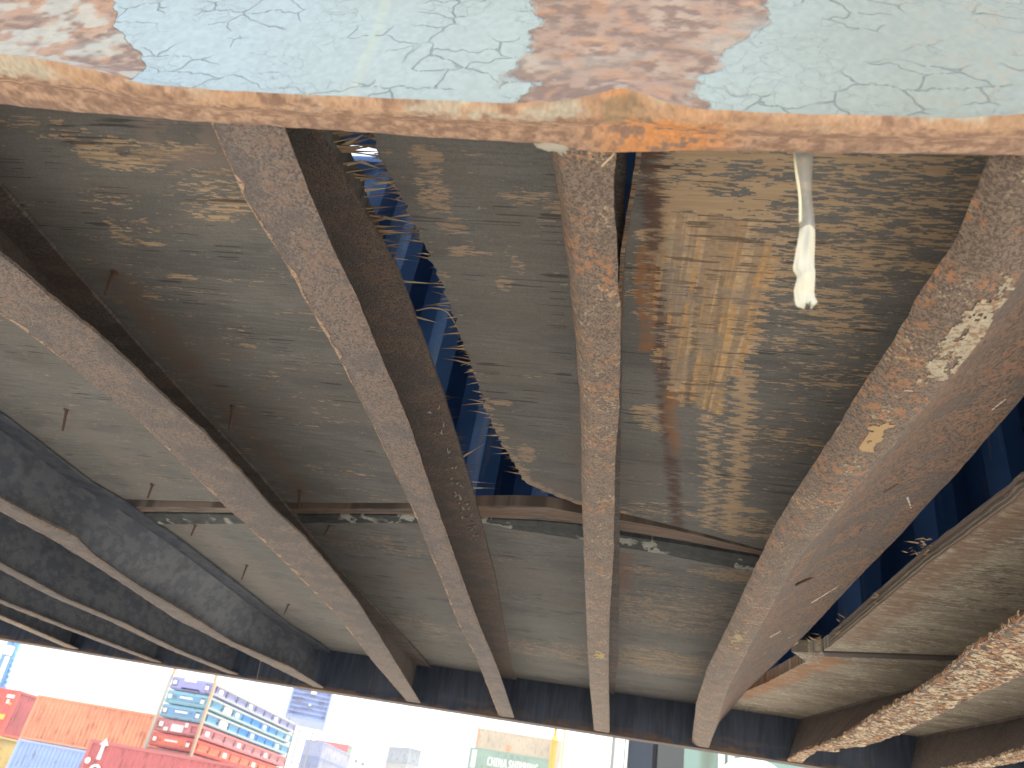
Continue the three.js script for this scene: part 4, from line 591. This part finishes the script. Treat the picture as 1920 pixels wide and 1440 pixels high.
/* far stacks */
{
  const D = 140, p = onZ(591, 1386, -D), cols = [[[0.48, 0.06, 0.04], [0.15, 0.27, 0.19], 'red container with green sides, topmost of the far left stack'], [[0.36, 0.36, 0.29], [0.15, 0.28, 0.13], 'whitish container second in the far left stack'], [[0.5, 0.14, 0.1], [0.45, 0.16, 0.1], 'red container third in the far left stack'], [[0.3, 0.3, 0.4], [0.3, 0.3, 0.4], 'grey container fourth in the far left stack'], [[0.3, 0.2, 0.1], [0.3, 0.2, 0.1], 'brown container lowest in the far left stack']];
  let y = p[1]; cols.forEach(([c, s, l], i) => { y -= 2.6; if (y > -1) yardBox({ x: p[0] - (i ? 0.5 : 0), y: Math.max(0.01, y), z: -D, w: 6.06, d: 2.44, h: 2.59, col: c, sideCol: s, label: l }); });
  const q = onZ(573, 1385, -100), cs = [[0.22, 0.25, 0.38], [0.16, 0.20, 0.34], [0.42, 0.12, 0.09], [0.36, 0.06, 0.10], [0.3, 0.14, 0.1]]; y = q[1];
  ['greyish blue narrow container topmost behind the rack ends', 'greyish blue narrow container second behind the rack ends', 'salmon red narrow container behind the rack ends', 'crimson narrow container behind the rack ends', 'brown narrow container lowest behind the rack ends'].forEach((l, i) => { y -= 1.75; yardBox({ x: q[0], y: Math.max(0.01, y), z: -100, w: 2.44, d: 12.19, h: 1.74, col: cs[i], sideCol: [0.34, 0.33, 0.32].map((v, k) => (v + cs[i][k]) / 2), label: l }); });
  const w = onZ(731, 1397, -D); y = w[1]; ['pale grey container on top of a lone far stack', 'whitish container second in a lone far stack', 'pale grey container third in a lone far stack', 'cream container fourth in a lone far stack', 'pale container lowest in a lone far stack'].forEach((l, i) => { y -= 2.6; if (y > -1) yardBox({ x: w[0] - 0.6, y: Math.max(0.01, y), z: -D, w: 6.06, d: 2.44, turn: -0.7, col: i % 2 ? [0.36, 0.35, 0.31] : [0.24, 0.27, 0.29], label: l }); });
  const lm = onZ(668, 1424, -D), lm2 = onZ(681, 1430, -D);
  const ml = thing('lamp_mast', 'tiny dark floodlights on a far mast beside the red stack', 'lamp mast', [(lm[0] + lm2[0]) / 2, 0, -D]); mesh('pole', box(-0.08, 0.08, 0, lm[1] - 0.2, -0.08, 0.08), flat(0.5, 0.5, 0.48), ml); for (const s of [lm, lm2]) mesh('floodlight', box(s[0] - (lm[0] + lm2[0]) / 2 - 0.25, s[0] - (lm[0] + lm2[0]) / 2 + 0.25, s[1] - 0.5, s[1], -0.2, 0.2), flat(0.15, 0.15, 0.16), ml);
  mesh('cross_arm', box(-0.7, 0.7, lm[1] - 0.6, lm[1] - 0.45, -0.05, 0.05), flat(0.4, 0.4, 0.4), ml);
}
/* lettered stack with the yellow mast */
{
  const D = 120, a = onZ(896, 1364, -D), g = onZ(882, 1400, -D);
  yardBox({ x: a[0], y: g[1], z: -D, w: 12.19, d: 2.44, h: a[1] - g[1], col: [0.42, 0.33, 0.20], label: 'cream container streaked with orange rust on top of the green one' });
  const rt = scene.children[scene.children.length - 1]; sticker(rt, 'rust_patch', flat(0.55, 0.2, 0.05), [[-1.6, -1.0, 0.1, 1.0], [-5.9, -5.75, 0.3, 2.6]], 1.225);
  const gr = yardBox({ x: g[0], y: g[1] - 2.91, z: -D + 0.1, w: 12.19, d: 2.44, h: 2.9, col: [0.17, 0.28, 0.19], label: 'pale green container with large white lettering under the rusty cream one' });
  const font = await new FontLoader().loadAsync('fonts/droid/droid_sans_bold.typeface.json');
  const tg = new TextGeometry('CHINA SHIPPING', { font, size: 1.0, depth: 0.03, curveSegments: 3 }); tg.computeBoundingBox(); tg.scale(7.2 / (tg.boundingBox.max.x - tg.boundingBox.min.x), 1.1, 1).translate(-3.4, 0.9, 1.225); mesh('lettering', tg, WHITE, gr);
  sticker(gr, 'faded_stripe', flat(0.5, 0.55, 0.5), [[-5.7, -5.0, 0.3, 2.6]], 1.225);
  let y = g[1] - 2.91; ['dark blue container below the lettered green one', 'brown container fourth in the lettered stack', 'grey container fifth in the lettered stack', 'red container lowest in the lettered stack'].forEach((l, i) => { y -= 2.6; if (y > -1.2) yardBox({ x: g[0] - 1.2, y: Math.max(0.01, y), z: -D + 0.2, w: 12.19, d: 2.44, col: [[0.06, 0.08, 0.14], [0.3, 0.15, 0.1], [0.3, 0.3, 0.3], [0.4, 0.1, 0.08]][i], label: l }); });
  const YEL = flat(0.5, 0.35, 0.09);
  const p = onZ(1036, 1420, -16), mast = thing('yellow_post', 'thick yellow steel post with a stepped lower half beside the lettered stack', 'post', [p[0], 0, -16]);
  const step = onZ(1040, 1385, -16)[1]; mesh('lower_tube', new THREE.CylinderGeometry(0.055, 0.06, step, 16).translate(0, step / 2, 0), YEL, mast); mesh('upper_tube', new THREE.CylinderGeometry(0.03, 0.03, 2.2, 16).translate(0, step + 1.1, 0), YEL, mast); mesh('collar', new THREE.CylinderGeometry(0.045, 0.065, 0.08, 16).translate(0, step, 0), YEL, mast);
  for (const [px, py, l, gr2, w] of [[1055, 1410, 'thin yellow pole just right of the thick yellow post', [0.55, 0.5, 0.08], 0.018], [1137, 1410, 'thin yellow pole close to the dark grey unit', [0.55, 0.5, 0.1], 0.012]]) { const q = onZ(px, py, -16), t = mesh('thin_pole', new THREE.CylinderGeometry(w, w, 5, 10).translate(0, 2.5, 0), flat(...gr2)); t.position.set(q[0], 0, -16); t.userData = { label: l, category: 'pole' }; }
  const f = onZ(1046, 1420, -D + 1); const fl2 = thing('tarpaulin', 'ragged rusty brown sheet hanging at the right end of the lettered stack', 'tarpaulin', [f[0] - 0.2, 0, -D + 2]);
  const sh = new THREE.Shape(); sh.moveTo(-0.4, 6); sh.lineTo(-0.5, a[1] - 0.1); sh.lineTo(0.5, a[1] - 0.4); for (let i = 0; i < 10; i++) sh.lineTo(0.45 + 0.18 * Math.sin(i * 2.1) + 0.03 * i, a[1] - 0.8 - i * 0.9); sh.lineTo(0.3, 6); mesh('cloth', new THREE.ExtrudeGeometry(sh, { depth: 0.06, bevelEnabled: false }), flat(0.5, 0.33, 0.2), fl2);
}
/* dark grey unit with white posts and the mint green one close behind the container */
{
  const z = -7, X = px => onZ(px, 1415, z)[0], u = thing('equipment_cabinet', 'dark grey two panelled cabinet with white edge posts behind the far rail', 'cabinet', [X(1205), 0, z]); const o = X(1205), hi = 3.3;
  mesh('left_panel', box(X(1178) - o, X(1224) - o, 0, hi, -0.6, 0), flat(0.045, 0.055, 0.075), u); mesh('right_panel', box(X(1233) - o, X(1283) - o, 0, hi, -0.6, -0.01), flat(0.09, 0.095, 0.092), u); mesh('joint', box(X(1225) - o, X(1232) - o, 0, hi, -0.6, -0.03), DARK, u);
  for (const [a, b, c] of [[1146, 1152, 0.3], [1154, 1167, 0.8], [1171, 1177, 0.7]]) mesh('edge_post', box(X(a) - o, X(b) - o, 0, hi, -0.3, 0.02), flat(c, c, c * 0.92), u);
  const z2 = -9, X2 = px => onZ(px, 1425, z2)[0], m = thing('mint_trailer', 'mint green trailer with raised white bands and a rounded white panel', 'trailer', [X2(1390), 0, z2]), o2 = X2(1390), lo = onZ(1390, 1440, z2)[1];
  mesh('body', box(X2(1240) - o2, X2(1620) - o2, 0.6, 3.6, -2.4, 0), noisy(0.25, 0.36, 0.31), m); for (const px of [1346, 1364]) mesh('band', box(X2(px) - o2, X2(px + 12) - o2, 0.6, 3.6, 0, 0.03), WHITE, m);
  const rr = new THREE.Shape(); const y1 = onZ(1400, 1432, z2)[1]; rr.absellipse(0, 0, 0.36, 0.3, 0, 6.283); mesh('rounded_panel', new THREE.ExtrudeGeometry(rr, { depth: 0.04, bevelEnabled: true, bevelSize: 0.02, bevelThickness: 0.02, bevelSegments: 2 }).translate(X2(1412) - o2, y1 - 0.26, 0.01), WHITE, m);
  for (const sx of [-0.7, 0.5]) mesh('wheel', new THREE.CylinderGeometry(0.5, 0.5, 0.3, 24).rotateX(Math.PI / 2).translate(sx, 0.5, -0.3), DARK, m);
}
/* blue crane mast at the left edge */
{
  const z = -90, b = onZ(4, 1290, z), t = onZ(28, 1195, z), c = thing('harbour_crane', 'blue lattice crane mast with a pale boom leg at far left', 'crane', [b[0], 0, z]), B = flat(0.05, 0.22, 0.52), g = [];
  const bar = (x0, y0, x1, y1, r, zz = 0) => { const L = Math.hypot(x1 - x0, y1 - y0), q = new THREE.BoxGeometry(r, L, r); q.rotateZ(-Math.atan2(x1 - x0, y1 - y0)); q.translate((x0 + x1) / 2, (y0 + y1) / 2, zz); return q; };
  const H1 = b[1], H2 = t[1], dx = t[0] - b[0], at = (px, py) => { const p = onZ(px, py, z); return [p[0] - b[0], p[1]]; };
  const P = [at(-8, 1290), at(24, 1195), at(36, 1200), at(10, 1290)];
  mesh('mast', [bar(P[0][0], P[0][1] - 14, ...P[1], 0.5), bar(P[3][0], P[3][1] - 14, ...P[2], 0.5)], B, c);
  for (let i = 0; i < 9; i++) { const s = i / 9, e = (i + 1) / 9; mesh('brace', [bar(lerp(P[0][0], P[1][0], s), lerp(P[0][1], P[1][1], s), lerp(P[3][0], P[2][0], e), lerp(P[3][1], P[2][1], e), 0.3), bar(lerp(P[3][0], P[2][0], s), lerp(P[3][1], P[2][1], s), lerp(P[0][0], P[1][0], e), lerp(P[0][1], P[1][1], e), 0.3)], B, c); }
  const cb = at(22, 1222); mesh('cabin', box(cb[0] - 0.5, cb[0] + 0.5, cb[1] - 0.5, cb[1] + 0.5, 0.4, 1.2), flat(0.55, 0.55, 0.55), c);
  mesh('boom_leg', [bar(...at(24, 1235), ...at(2, 1290), 0.35, 1)], flat(0.66, 0.62, 0.45), c);
  mesh('base', [box(-2, 2, 0, P[0][1] - 13.5, -1.5, 1.5)], B, c);
}
renderer.render(scene, camera);
